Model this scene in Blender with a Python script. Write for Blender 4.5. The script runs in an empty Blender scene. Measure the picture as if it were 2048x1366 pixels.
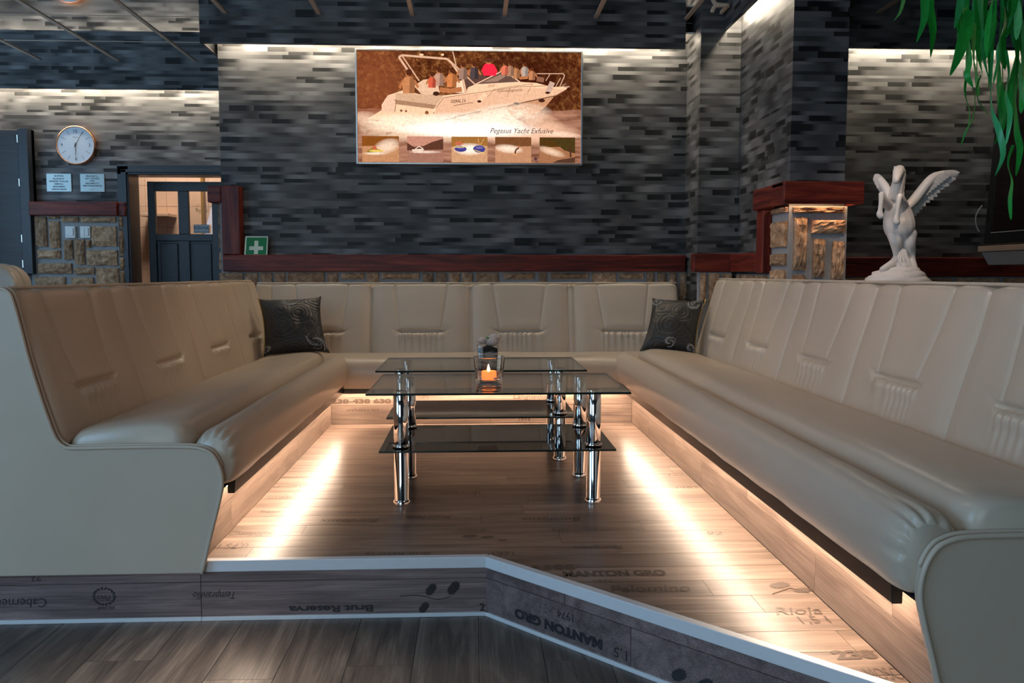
import bpy, bmesh, math, random
from mathutils import Vector, Matrix, noise
random.seed(7)
S = bpy.context.scene
C = S.collection
# ------------------------------------------------------------------ camera
F, VX, VY, CH = 1700.0, 947.0, 548.0, 0.9
PIT = math.atan((683 - VY) / F); YAW = math.atan((1024 - VX) * math.cos(PIT) / F)
cam = bpy.data.objects.new('camera', bpy.data.cameras.new('camera'))
C.objects.link(cam)
cam.location = (0, 0, CH); cam.rotation_euler = (math.pi / 2 - PIT, 0, -YAW)
cam.data.sensor_width = 36; cam.data.lens = F / 2048 * 36; cam.data.clip_start = 0.05
S.camera = cam
S.view_settings.view_transform = 'Standard'; S.view_settings.look = 'None'
S.view_settings.gamma = 1; S.view_settings.use_curve_mapping = False
S.view_settings.exposure = 0.0
# world: dim bluish sky outside the windows
W = bpy.data.worlds.new('world'); S.world = W; W.use_nodes = True
W.node_tree.nodes['Background'].inputs[0].default_value = (0.35, 0.55, 0.9, 1)
W.node_tree.nodes['Background'].inputs[1].default_value = 0.6

def area(name, loc, direction, sx, sy, power, col):
    l = bpy.data.lights.new(name, 'AREA'); l.shape = 'RECTANGLE'; l.size = sx; l.size_y = sy
    l.energy = power; l.color = col
    o = bpy.data.objects.new(name, l); C.objects.link(o); o.location = loc
    o.rotation_euler = Vector(direction).to_track_quat('-Z', 'Y').to_euler()
    return o
DAY = (0.36, 0.66, 1.0)
# daylight entering through the windows of the left wall and of the wall behind the camera
area('daylight_window_left', (-4.12, 5.5, 1.55), (1, 0.15, 0.05), 1.5, 1.5, 17, (0.44, 0.72, 1.0))  # unseen window, put here to turn the clock wall blue and little else
area('daylight_window_front', (-4.12, -0.2, 1.45), (1, 0.12, -0.32), 2.2, 1.5, 76, DAY)
area('daylight_window_rear', (-1.6, -2.92, 1.45), (0.15, 1, -0.25), 2.6, 1.5, 38, (0.74, 0.93, 1.0))

def P_ray(px, py):
    sp, cp, sy, cy = math.sin(PIT), math.cos(PIT), math.sin(YAW), math.cos(YAW)
    a = (px - 1024) / F; b = (683 - py) / F
    return Vector((sy * cp + a * cy + b * sy * sp, cy * cp - a * sy + b * cy * sp, -sp + b * cp))
def PY(px, py, y):            # point on a wall plane y = const seen at that pixel
    d = P_ray(px, py); t = y / d.y; return Vector((d.x * t, y, CH + d.z * t))
def PX(px, py, x):
    d = P_ray(px, py); t = x / d.x; return Vector((x, d.y * t, CH + d.z * t))
def PZ(px, py, z):
    d = P_ray(px, py); t = (z - CH) / d.z; return Vector((d.x * t, d.y * t, z))

# ------------------------------------------------------------------ materials
class N:
    def __init__(s, name):
        s.m = bpy.data.materials.new(name); s.m.use_nodes = True
        s.t = s.m.node_tree; s.t.nodes.clear()
        s.out = s.t.nodes.new('ShaderNodeOutputMaterial')
    def n(s, typ, **kw):
        nd = s.t.nodes.new(typ)
        for k, v in kw.items(): setattr(nd, k, v)
        return nd
    def l(s, a, b): s.t.links.new(a, b)
    def math(s, op, a, b=None, c=None):
        nd = s.n('ShaderNodeMath', operation=op)
        for i, v in enumerate((a, b, c)):
            if v is None: continue
            if isinstance(v, (int, float)): nd.inputs[i].default_value = v
            else: s.l(v, nd.inputs[i])
        return nd.outputs[0]
    def mix(s, f, a, b):
        nd = s.n('ShaderNodeMix', data_type='RGBA')
        for sock, v in ((nd.inputs[0], f), (nd.inputs[6], a), (nd.inputs[7], b)):
            if isinstance(v, (int, float)): sock.default_value = v
            elif isinstance(v, tuple): sock.default_value = (*v, 1) if len(v) == 3 else v
            else: s.l(v, sock)
        return nd.outputs[2]
    def ramp(s, f, stops):
        nd = s.n('ShaderNodeValToRGB')
        e = nd.color_ramp.elements
        while len(e) < len(stops): e.new(0.5)
        for el, (p, c) in zip(e, stops): el.position = p; el.color = (*c, 1)
        s.l(f, nd.inputs[0]); return nd.outputs[0]
    def noise(s, vec, scale, detail=3, rough=0.55, dist=0):
        nd = s.n('ShaderNodeTexNoise'); nd.inputs['Scale'].default_value = scale
        nd.inputs['Detail'].default_value = detail; nd.inputs['Roughness'].default_value = rough
        nd.inputs['Distortion'].default_value = dist
        if vec is not None: s.l(vec, nd.inputs['Vector'])
        return nd.outputs['Fac']
    def vmul(s, vec, xyz):
        nd = s.n('ShaderNodeVectorMath', operation='MULTIPLY'); s.l(vec, nd.inputs[0]); nd.inputs[1].default_value = xyz
        return nd.outputs[0]
    def bsdf(s, color=None, rough=0.5, metal=0.0, bump=None, bstr=0.2, bdist=0.01, **kw):
        p = s.n('ShaderNodeBsdfPrincipled')
        if isinstance(color, tuple): p.inputs['Base Color'].default_value = (*color, 1)
        elif color is not None: s.l(color, p.inputs['Base Color'])
        for k, v in (('Roughness', rough), ('Metallic', metal)):
            if isinstance(v, (int, float)): p.inputs[k].default_value = v
            else: s.l(v, p.inputs[k])
        for k, v in kw.items():
            k = k.replace('_', ' ')
            if isinstance(v, tuple): p.inputs[k].default_value = (*v, 1)
            else: p.inputs[k].default_value = v
        if bump is not None:
            b = s.n('ShaderNodeBump'); b.inputs['Strength'].default_value = bstr; b.inputs['Distance'].default_value = bdist
            s.l(bump, b.inputs['Height']); s.l(b.outputs[0], p.inputs['Normal'])
        s.l(p.outputs[0], s.out.inputs[0]); return p
    def pos(s): return s.n('ShaderNodeNewGeometry').outputs['Position']
    def obj(s): return s.n('ShaderNodeTexCoord').outputs['Object']
    def rnd(s): return s.n('ShaderNodeObjectInfo').outputs['Random']

def plain(name, col, rough=0.5, metal=0.0, nscale=0, namp=0.15, bstr=0.0, **kw):
    s = N(name)
    if nscale:
        f = s.noise(s.obj(), nscale, 4)
        c = s.mix(f, tuple(v * (1 - namp) for v in col), tuple(min(1, v * (1 + namp)) for v in col))
        s.bsdf(c, rough, metal, f if bstr else None, bstr, **kw)
    else: s.bsdf(col, rough, metal, **kw)
    return s.m
def emit(name, col, strength):
    s = N(name); e = s.n('ShaderNodeEmission'); e.inputs[0].default_value = (*col, 1); e.inputs[1].default_value = strength
    s.l(e.outputs[0], s.out.inputs[0]); return s.m

def wallpaper():
    s = N('wallpaper'); sep = s.n('ShaderNodeSeparateXYZ'); s.l(s.pos(), sep.inputs[0])
    u = s.math('ADD', sep.outputs[0], sep.outputs[1]); v = sep.outputs[2]
    rv = s.math('DIVIDE', v, 0.052); r = s.math('FLOOR', rv); t = s.math('FRACT', rv)
    def wn(a, b):
        c = s.n('ShaderNodeCombineXYZ')
        for i, q in enumerate((a, b)):
            if isinstance(q, (int, float)): c.inputs[i].default_value = q
            else: s.l(q, c.inputs[i])
        w = s.n('ShaderNodeTexWhiteNoise', noise_dimensions='2D'); s.l(c.outputs[0], w.inputs['Vector']); return w.outputs['Value']
    wr = wn(r, 3.3)
    blk = s.math('FLOOR', s.math('ADD', s.math('MULTIPLY', u, 2.6), s.math('MULTIPLY', wr, 7)))
    cut = s.math('ADD', s.math('MULTIPLY', wn(r, 9.1), 0.45), 0.3)
    sub = s.math('GREATER_THAN', t, cut)
    rid = s.math('ADD', r, s.math('MULTIPLY', sub, 0.47))
    cv = s.n('ShaderNodeCombineXYZ'); s.l(s.math('MULTIPLY', u, 3.3), cv.inputs[0]); s.l(s.math('MULTIPLY', rid, 11.7), cv.inputs[1])
    sm = s.noise(cv.outputs[0], 1.0, 1.0, 0.4)
    mr = s.n('ShaderNodeMapRange'); s.l(sm, mr.inputs[0]); mr.inputs[1].default_value = 0.34; mr.inputs[2].default_value = 0.68
    # short dark bricks, sharp on one side, fading on the other
    cu = s.math('ADD', s.math('MULTIPLY', u, 6.2), s.math('MULTIPLY', wn(rid, 1.7), 13))
    c = s.math('FLOOR', cu); fr = s.math('FRACT', cu)
    dk = s.math('GREATER_THAN', wn(c, rid), 0.845)
    lt = s.math('GREATER_THAN', wn(c, s.math('ADD', rid, 40)), 0.80)
    fade = s.math('SMOOTH_MIN', s.math('MULTIPLY', s.math('SUBTRACT', 1, fr), 3.0), 1.0, 0.1)
    val = s.math('ADD', s.math('MULTIPLY', mr.outputs[0], 0.115), 0.034)
    val = s.math('ADD', val, s.math('MULTIPLY', s.math('MULTIPLY', lt, s.math('MULTIPLY', s.math('MULTIPLY', fr, s.math('SUBTRACT', 1, fr)), 4)), 0.07))
    val = s.math('MULTIPLY', val, s.math('SUBTRACT', 1, s.math('MULTIPLY', s.math('MULTIPLY', dk, fade), 0.86)))
    sp = s.noise(s.vmul(s.pos(), (260, 260, 420)), 1.0, 2)
    val = s.math('MULTIPLY', val, s.math('ADD', 0.55, s.math('MULTIPLY', sp, 0.9)))
    cc = s.n('ShaderNodeCombineColor')
    s.l(val, cc.inputs[0]); s.l(s.math('MULTIPLY', val, 1.0), cc.inputs[1]); s.l(s.math('MULTIPLY', val, 1.02), cc.inputs[2])
    s.bsdf(cc.outputs[0], 0.46, 0.12, sp, 0.25, 0.002, Specular_IOR_Level=0.3)
    return s.m

def planks_wood(name, axis, cols, rough, print_fade=0.0):
    s = N(name)
    sc = {'x': (0.9, 9, 9), 'y': (9, 0.9, 9)}[axis]
    off = s.n('ShaderNodeVectorMath', operation='ADD')
    rn = s.rnd(); c = s.n('ShaderNodeCombineXYZ')
    for i in range(3): s.l(s.math('MULTIPLY', rn, 37.0 + 11 * i), c.inputs[i])
    s.l(s.vmul(s.pos(), sc), off.inputs[0]); s.l(c.outputs[0], off.inputs[1])
    g = s.noise(off.outputs[0], 2.2, 6, 0.62, 0.9)
    fine = s.noise(s.vmul(off.outputs[0], {'x': (1.2, 9, 9), 'y': (9, 1.2, 9)}[axis]), 3.0, 3, 0.6)
    col = s.ramp(g, [(0.25, cols[0]), (0.5, cols[1]), (0.75, cols[2])])
    f2 = s.ramp(fine, [(0.3, (0.48, 0.46, 0.44)), (0.62, (1.1, 1.08, 1.05))])
    m = s.n('ShaderNodeMix', data_type='RGBA', blend_type='MULTIPLY'); m.inputs[0].default_value = 0.75
    s.l(col, m.inputs[6]); s.l(f2, m.inputs[7])
    hv = s.n('ShaderNodeHueSaturation'); s.l(m.outputs[2], hv.inputs['Color'])
    s.l(s.math('ADD', 0.82, s.math('MULTIPLY', rn, 0.36)), hv.inputs['Value'])
    rr = s.math('ADD', rough - 0.04, s.math('MULTIPLY', fine, 0.1))
    s.bsdf(hv.outputs[0], rr, 0, fine, 0.10, 0.002)
    return s.m

def mahogany(name, axis):
    s = N(name)
    sc = {'x': (1.2, 14, 14), 'y': (14, 1.2, 14), 'z': (14, 14, 1.2)}[axis]
    g = s.noise(s.vmul(s.pos(), sc), 2.0, 5, 0.6, 0.8)
    col = s.ramp(g, [(0.28, (0.03, 0.004, 0.003)), (0.5, (0.12, 0.015, 0.009)), (0.72, (0.24, 0.04, 0.02))])
    s.bsdf(col, 0.42, 0, g, 0.25, 0.006, Specular_IOR_Level=0.3); return s.m

def stone_mat():
    s = N('sandstone'); o = s.n('ShaderNodeVectorMath', operation='ADD'); rn = s.rnd(); c = s.n('ShaderNodeCombineXYZ')
    for i in range(3): s.l(s.math('MULTIPLY', rn, 31.0 + 7 * i), c.inputs[i])
    s.l(s.pos(), o.inputs[0]); s.l(c.outputs[0], o.inputs[1])
    a = s.noise(o.outputs[0], 26, 6, 0.65, 0.4); b = s.noise(o.outputs[0], 9, 3)
    col = s.ramp(a, [(0.3, (0.20, 0.105, 0.055)), (0.5, (0.46, 0.285, 0.165)), (0.7, (0.68, 0.47, 0.31))])
    hv = s.n('ShaderNodeHueSaturation'); s.l(col, hv.inputs['Color']); s.l(s.math('ADD', 0.7, s.math('MULTIPLY', rn, 0.5)), hv.inputs['Value'])
    s.bsdf(hv.outputs[0], 0.8, 0, s.math('ADD', a, b), 0.9, 0.022); return s.m

def leather_mat():
    s = N('cream_leather')
    f = s.noise(s.pos(), 420, 2); b = s.noise(s.pos(), 3.0, 3)
    col = s.mix(b, (0.53, 0.435, 0.335), (0.60, 0.50, 0.395))
    s.bsdf(col, s.math('ADD', 0.27, s.math('MULTIPLY', b, 0.12)), 0, f, 0.10, 0.0006); return s.m

def pillow_mat():
    s = N('pillow_fabric'); o = s.obj()
    v = s.n('ShaderNodeTexVoronoi', feature='F1'); v.inputs['Scale'].default_value = 9; s.l(o, v.inputs['Vector'])
    d = s.math('ADD', v.outputs['Distance'], s.math('MULTIPLY', s.noise(o, 14, 3), 0.35))
    ring = s.math('ABSOLUTE', s.math('SINE', s.math('MULTIPLY', d, 17)))
    ln = s.math('LESS_THAN', ring, 0.22)
    col = s.mix(ln, (0.026, 0.024, 0.023), (0.006, 0.006, 0.006))
    s.bsdf(col, 0.5, 0, ring, 0.5, 0.004); return s.m

def glass_mat(name, tint, rough=0.0, ior=1.45, boost=0.0):
    s = N(name); t = s.n('ShaderNodeBsdfTransparent'); t.inputs[0].default_value = (*tint, 1)
    g = s.n('ShaderNodeBsdfGlossy'); g.inputs['Roughness'].default_value = rough
    fr = s.n('ShaderNodeFresnel'); bf = s.n('ShaderNodeNewGeometry').outputs['Backfacing']
    s.l(s.math('ADD', ior, s.math('MULTIPLY', bf, 1 / ior - ior)), fr.inputs[0])
    f = s.math('ADD', fr.outputs[0], boost) if boost else fr.outputs[0]
    m = s.n('ShaderNodeMixShader'); s.l(f, m.inputs[0]); s.l(t.outputs[0], m.inputs[1]); s.l(g.outputs[0], m.inputs[2])
    s.l(m.outputs[0], s.out.inputs[0]); return s.m

M = {}
M['paper'] = wallpaper()
M['leather'] = leather_mat()
M['floor_wood'] = planks_wood('platform_floor_wood', 'x', [(0.095, 0.062, 0.047), (0.245, 0.168, 0.128), (0.40, 0.295, 0.232)], 0.29)
M['plinth_wood_y'] = planks_wood('plinth_wood_y', 'y', [(0.15, 0.10, 0.08), (0.27, 0.19, 0.148), (0.37, 0.272, 0.215)], 0.40)
M['plinth_wood_x'] = planks_wood('plinth_wood_x', 'x', [(0.15, 0.10, 0.08), (0.27, 0.19, 0.148), (0.37, 0.272, 0.215)], 0.40)
M['riser_wood'] = planks_wood('riser_wood', 'x', [(0.10, 0.068, 0.066), (0.205, 0.145, 0.140), (0.33, 0.245, 0.23)], 0.42)
M['lower_wood'] = planks_wood('lower_floor_wood', 'y', [(0.045, 0.035, 0.028), (0.155, 0.12, 0.097), (0.31, 0.25, 0.205)], 0.36)
for a in 'xyz': M['mah_' + a] = mahogany('mahogany_' + a, a)
M['stone'] = stone_mat()
M['mortar'] = plain('mortar', (0.30, 0.31, 0.32), 0.9, 0, 60, 0.2, 0.3)
M['trim_white'] = plain('pale_aluminium_trim', (0.72, 0.74, 0.76), 0.35, 0.0, 40, 0.04)
M['black'] = plain('black_plastic', (0.012, 0.012, 0.012), 0.25, 0, 30, 0.2)
M['dark_gap'] = plain('dark_underlay', (0.02, 0.016, 0.013), 0.9, 0, 30, 0.2)
M['led'] = emit('warm_led', (1.0, 0.77, 0.58), 105)
M['cove_led'] = emit('cove_led', (1.0, 0.86, 0.66), 92)
M['cap_led'] = emit('cap_led', (1.0, 0.68, 0.38), 70)
M['chrome'] = plain('chrome', (0.82, 0.81, 0.80), 0.06, 1.0, 20, 0.02)
M['glass'] = glass_mat('clear_table_glass', (0.972, 0.985, 0.978))
M['glass_edge'] = plain('glass_edge', (0.006, 0.016, 0.014), 0.08, 0, 40, 0.1)
M['black_glass'] = glass_mat('black_glass', (0.20, 0.19, 0.185), 0.02, 1.5, 0.02)
M['pillow'] = pillow_mat()
M['gold'] = plain('gold_cord', (0.45, 0.28, 0.08), 0.4, 0.3, 80, 0.2)
M['thread'] = plain('white_thread', (0.42, 0.41, 0.40), 0.5, 0, 60, 0.1)
M['ceil'] = N('mirror_ceiling'); 
_s = M['ceil']; _s.bsdf(_s.mix(_s.noise(_s.pos(), 1.5, 2), (0.80, 0.81, 0.82), (0.86, 0.86, 0.86)), 0.035, 1.0); M['ceil'] = _s.m
M['strip'] = plain('beige_ceiling_strip', (0.55, 0.43, 0.33), 0.45, 0, 30, 0.1)
M['dark_door'] = planks_wood('dark_blue_wood', 'x', [(0.012, 0.015, 0.02), (0.028, 0.034, 0.044), (0.05, 0.06, 0.075)], 0.45)
M['door_paint'] = plain('dark_gloss_paint', (0.018, 0.024, 0.034), 0.28, 0, 180, 0.3, 0.25)
M['tile'] = plain('peach_tile', (0.82, 0.62, 0.48), 0.25, 0, 4, 0.05)
M['grout'] = plain('grout', (0.45, 0.30, 0.22), 0.9, 0, 40, 0.1)
M['white_plastic'] = plain('white_plastic', (0.75, 0.77, 0.76), 0.35, 0, 30, 0.03)
M['cream_plastic'] = plain('cream_plastic', (0.78, 0.60, 0.45), 0.4, 0, 30, 0.05)
M['plaster'] = plain('white_plaster', (0.70, 0.68, 0.64), 0.8, 0, 20, 0.05)
M['copper'] = plain('copper_rim', (0.85, 0.42, 0.24), 0.22, 1.0, 20, 0.05)
M['dial'] = plain('clock_dial', (0.66, 0.74, 0.82), 0.4, 0, 20, 0.02)
M['ink'] = plain('dark_ink', (0.02, 0.02, 0.025), 0.5, 0, 50, 0.1)
M['print'] = plain('plank_print_ink', (0.085, 0.055, 0.038), 0.38, 0, 90, 0.3)
M['print_dark'] = plain('riser_print_ink', (0.030, 0.026, 0.028), 0.45, 0, 90, 0.3)
M['plaque'] = plain('etched_silver_plaque', (0.36, 0.44, 0.45), 0.3, 0.5, 30, 0.08)
M['green'] = plain('sign_green', (0.0, 0.17, 0.055), 0.4, 0, 30, 0.05)
M['sign_white'] = plain('sign_white', (0.62, 0.72, 0.62), 0.4, 0, 30, 0.03)
M['frame_silver'] = plain('silver_frame', (0.42, 0.43, 0.44), 0.3, 0.8, 30, 0.05)
M['resin'] = plain('white_statue_resin', (0.74, 0.68, 0.63), 0.5, 0, 25, 0.06, 0.06)
M['screen'] = plain('dark_screen', (0.010, 0.006, 0.005), 0.12, 0, 8, 0.2)
M['grey_box'] = plain('grey_laminate', (0.34, 0.33, 0.31), 0.5, 0, 30, 0.06)
M['wax'] = N('candle_wax'); _s = M['wax']
_d = _s.n('ShaderNodeBsdfDiffuse'); _d.inputs[0].default_value = (0.9, 0.45, 0.18, 1); _tr = _s.n('ShaderNodeBsdfTranslucent'); _tr.inputs[0].default_value = (1.0, 0.5, 0.2, 1)
_mx = _s.n('ShaderNodeMixShader'); _mx.inputs[0].default_value = 0.55; _s.l(_d.outputs[0], _mx.inputs[1]); _s.l(_tr.outputs[0], _mx.inputs[2])
_ad = _s.n('ShaderNodeAddShader'); _em = _s.n('ShaderNodeEmission'); _em.inputs[0].default_value = (1.0, 0.36, 0.12, 1); _em.inputs[1].default_value = 0.5  # emission paints the flame's glow into the wax
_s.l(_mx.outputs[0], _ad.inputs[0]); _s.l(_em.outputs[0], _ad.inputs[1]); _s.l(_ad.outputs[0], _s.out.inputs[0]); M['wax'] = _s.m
M['flame'] = emit('flame', (1.0, 0.62, 0.25), 260)
M['cup_glass'] = plain('candle_glass', (1.0, 0.97, 0.94), 0.0, 0, 0, IOR=1.45, Transmission_Weight=1.0)
M['sand_white'] = plain('white_sand', (0.55, 0.52, 0.52), 0.9, 0, 300, 0.3)
M['sand_black'] = plain('black_sand', (0.02, 0.02, 0.022), 0.8, 0, 300, 0.6)
M['petal'] = plain('white_petal', (0.80, 0.72, 0.68), 0.7, 0, 40, 0.1)
M['leafgreen'] = plain('small_green_leaf', (0.06, 0.22, 0.03), 0.5, 0, 40, 0.2)
M['lamp_white'] = emit('lamp_disc', (1.0, 0.78, 0.55), 6)
def leaf_mat():
    s = N('plant_leaf'); rn = s.rnd()
    col = s.ramp(rn, [(0.0, (0.015, 0.30, 0.03)), (0.45, (0.03, 0.50, 0.07)), (0.75, (0.08, 0.60, 0.24)), (1.0, (0.26, 0.58, 0.10))])
    v = s.mix(s.noise(s.vmul(s.obj(), (60, 60, 6)), 3, 3), (0.5, 0.5, 0.5), (1.25, 1.25, 1.25))
    m = s.n('ShaderNodeMix', data_type='RGBA', blend_type='MULTIPLY'); m.inputs[0].default_value = 1; s.l(col, m.inputs[6]); s.l(v, m.inputs[7])
    p = s.n('ShaderNodeBsdfPrincipled'); s.l(m.outputs[2], p.inputs['Base Color']); p.inputs['Roughness'].default_value = 0.35
    t = s.n('ShaderNodeBsdfTranslucent'); s.l(m.outputs[2], t.inputs[0]); x = s.n('ShaderNodeMixShader'); x.inputs[0].default_value = 0.4
    s.l(p.outputs[0], x.inputs[1]); s.l(t.outputs[0], x.inputs[2]); s.l(x.outputs[0], s.out.inputs[0]); return s.m
M['leaf'] = leaf_mat()

# ------------------------------------------------------------------ mesh helpers
ROOT = {}
class MB:
    def __init__(s): s.v = []; s.f = []; s.mi = []
    def add(s, vs, fs, mi=0):
        b = len(s.v); s.v += [Vector(p) for p in vs]
        s.f += [[i + b for i in f] for f in fs]; s.mi += [mi] * len(fs); return s
    def box(s, x0, x1, y0, y1, z0, z1, mi=0):
        x0, x1 = min(x0, x1), max(x0, x1); y0, y1 = min(y0, y1), max(y0, y1); z0, z1 = min(z0, z1), max(z0, z1)
        return s.add([(x0, y0, z0), (x1, y0, z0), (x1, y1, z0), (x0, y1, z0), (x0, y0, z1), (x1, y0, z1), (x1, y1, z1), (x0, y1, z1)],
              [(0, 3, 2, 1), (4, 5, 6, 7), (0, 1, 5, 4), (1, 2, 6, 5), (2, 3, 7, 6), (3, 0, 4, 7)], mi)
    def prism(s, poly, fn, d0, d1, mi=0):     # poly of 2D points, fn(a,b,d)->xyz
        n = len(poly)
        vs = [fn(a, b, d0) for a, b in poly] + [fn(a, b, d1) for a, b in poly]
        fs = [tuple(range(n)), tuple(range(2 * n - 1, n - 1, -1))] + [(i, (i + 1) % n, n + (i + 1) % n, n + i) for i in range(n)]
        return s.add(vs, fs, mi)
    def tube(s, pts, r, seg=8, cap=True, mi=0):
        pts = [Vector(p) for p in pts]; n = len(pts); rings = []
        rr = r if isinstance(r, (list, tuple)) else [r] * n
        up = None
        for i in range(n):
            d = (pts[min(i + 1, n - 1)] - pts[max(i - 1, 0)]).normalized()
            if up is None: up = Vector((0, 0, 1)) if abs(d.z) < 0.9 else Vector((1, 0, 0))
            a = d.cross(up).normalized(); up = a.cross(d).normalized()
            rings.append([pts[i] + (a * math.cos(2 * math.pi * k / seg) + up * math.sin(2 * math.pi * k / seg)) * rr[i] for k in range(seg)])
        vs = [p for R in rings for p in R]
        fs = [(i * seg + k, i * seg + (k + 1) % seg, (i + 1) * seg + (k + 1) % seg, (i + 1) * seg + k) for i in range(n - 1) for k in range(seg)]
        if cap: fs += [tuple(range(seg - 1, -1, -1)), tuple((n - 1) * seg + k for k in range(seg))]
        return s.add(vs, fs, mi)
    def lathe(s, prof, c, seg=24, mi=0, sq=None):
        vs = []; n = len(prof); c = Vector(c)
        for r, z in prof:
            for k in range(seg):
                a = 2 * math.pi * (k + 0.5) / seg; x, y = math.cos(a), math.sin(a)
                if sq: e = (abs(x) ** sq + abs(y) ** sq) ** (-1 / sq); x *= e; y *= e
                vs.append(c + Vector((r * x, r * y, z)))
        fs = [(i * seg + k, i * seg + (k + 1) % seg, (i + 1) * seg + (k + 1) % seg, (i + 1) * seg + k) for i in range(n - 1) for k in range(seg)]
        fs += [tuple(range(seg - 1, -1, -1)), tuple((n - 1) * seg + k for k in range(seg))]
        return s.add(vs, fs, mi)
    def grid(s, nu, nv, fn, mi=0):
        vs = [fn(i / nu, j / nv) for i in range(nu + 1) for j in range(nv + 1)]
        return s.add(vs, [(i * (nv + 1) + j, (i + 1) * (nv + 1) + j, (i + 1) * (nv + 1) + j + 1, i * (nv + 1) + j + 1) for i in range(nu) for j in range(nv)], mi)
    def sphere(s, c, r, seg=12, rings=8, mi=0, sc=(1, 1, 1)):
        c = Vector(c); vs = [c + Vector((0, 0, r * sc[2]))]
        for i in range(1, rings):
            th = math.pi * i / rings
            for k in range(seg):
                a = 2 * math.pi * k / seg; vs.append(c + Vector((r * sc[0] * math.sin(th) * math.cos(a), r * sc[1] * math.sin(th) * math.sin(a), r * sc[2] * math.cos(th))))
        vs.append(c - Vector((0, 0, r * sc[2]))); L = len(vs) - 1
        fs = [(0, 1 + k, 1 + (k + 1) % seg) for k in range(seg)]
        for i in range(rings - 2):
            for k in range(seg): a = 1 + i * seg; fs.append((a + k, a + seg + k, a + seg + (k + 1) % seg, a + (k + 1) % seg))
        a = 1 + (rings - 2) * seg; fs += [(a + k, L, a + (k + 1) % seg) for k in range(seg)]
        return s.add(vs, fs, mi)
def obj(name, mb, mat, parent=None, smooth=False, bevel=0.0, bseg=2, kind=None):
    L = ROOT.get(parent.name, Vector()) if parent else Vector()
    me = bpy.data.meshes.new(name)
    me.from_pydata([tuple(p - L) for p in mb.v], [], mb.f)
    mats = mat if isinstance(mat, (list, tuple)) else [mat]
    for m in mats: me.materials.append(M[m] if isinstance(m, str) else m)
    bm = bmesh.new(); bm.from_mesh(me)
    for f, i in zip(bm.faces, mb.mi): f.material_index = i; f.smooth = smooth
    bmesh.ops.recalc_face_normals(bm, faces=bm.faces); bm.to_mesh(me); bm.free()
    o = bpy.data.objects.new(name, me); C.objects.link(o)
    if parent: o.parent = parent; ROOT[o.name] = L
    if bevel:
        b = o.modifiers.new('bevel', 'BEVEL'); b.width = bevel; b.segments = bseg; b.limit_method = 'ANGLE'; b.angle_limit = math.radians(40)
    if kind: o['kind'] = kind
    return o
def struct(name, mb, mat, **kw): return obj(name, mb, mat, kind='structure', **kw)
def thing(name, label, cat, loc, group=None):
    o = bpy.data.objects.new(name, None); C.objects.link(o); o.location = loc; o.empty_display_size = 0.05
    o['label'] = label; o['category'] = cat
    if group: o['group'] = group
    ROOT[o.name] = Vector(loc); return o
def sgroup(name, loc=(0, 0, 0)):
    o = bpy.data.objects.new(name, None); C.objects.link(o); o.location = loc; o['kind'] = 'structure'; ROOT[o.name] = Vector(loc); return o
def tag(o, label, cat, group=None):
    o['label'] = label; o['category'] = cat
    if group: o['group'] = group
    return o
def text_mb(txt, size, origin, ux, uy, shear=0.0, align='CENTER', depth=0.0, mb=None, width=None, bold=0.0):
    cu = bpy.data.curves.new('t', 'FONT'); cu.body = txt; cu.size = size; cu.align_x = align; cu.align_y = 'CENTER'; cu.shear = shear
    cu.resolution_u = 3; cu.offset = bold
    o = bpy.data.objects.new('t', cu); C.objects.link(o)
    dg = bpy.context.evaluated_depsgraph_get(); dg.update()
    me = bpy.data.meshes.new_from_object(o.evaluated_get(dg))
    mb = mb or MB(); origin, ux, uy = Vector(origin), Vector(ux).normalized(), Vector(uy).normalized()
    k = 1.0
    if width and len(me.vertices):
        w = max(v.co.x for v in me.vertices) - min(v.co.x for v in me.vertices); k = width / max(w, 1e-6)
    mb.add([origin + ux * v.co.x * k + uy * v.co.y for v in me.vertices], [tuple(p.vertices) for p in me.polygons])
    bpy.data.objects.remove(o); bpy.data.curves.remove(cu); bpy.data.meshes.remove(me)
    return mb
def cr(pts, n):      # Catmull-Rom through 2D/3D points
    pts = [Vector(p) for p in pts]; out = []
    for i in range(len(pts) - 1):
        p0, p1, p2, p3 = pts[max(i - 1, 0)], pts[i], pts[i + 1], pts[min(i + 2, len(pts) - 1)]
        for k in range(n):
            t = k / n; out.append(0.5 * ((2 * p1) + (p2 - p0) * t + (2 * p0 - 5 * p1 + 4 * p2 - p3) * t * t + (3 * p1 - p0 - 3 * p2 + p3) * t ** 3))
    out.append(pts[-1]); return out
def clip_half(poly, a, b, c):     # keep a*x+b*y>=c
    out = []
    for i in range(len(poly)):
        p, q = poly[i], poly[(i + 1) % len(poly)]; dp = a * p[0] + b * p[1] - c; dq = a * q[0] + b * q[1] - c
        if dp >= 0: out.append(p)
        if dp * dq < 0: t = dp / (dp - dq); out.append((p[0] + (q[0] - p[0]) * t, p[1] + (q[1] - p[1]) * t))
    return out
XY = lambda a, b, d: (a, b, d)
XZ = lambda a, b, d: (a, d, b)
YZ = lambda a, b, d: (d, a, b)

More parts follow.
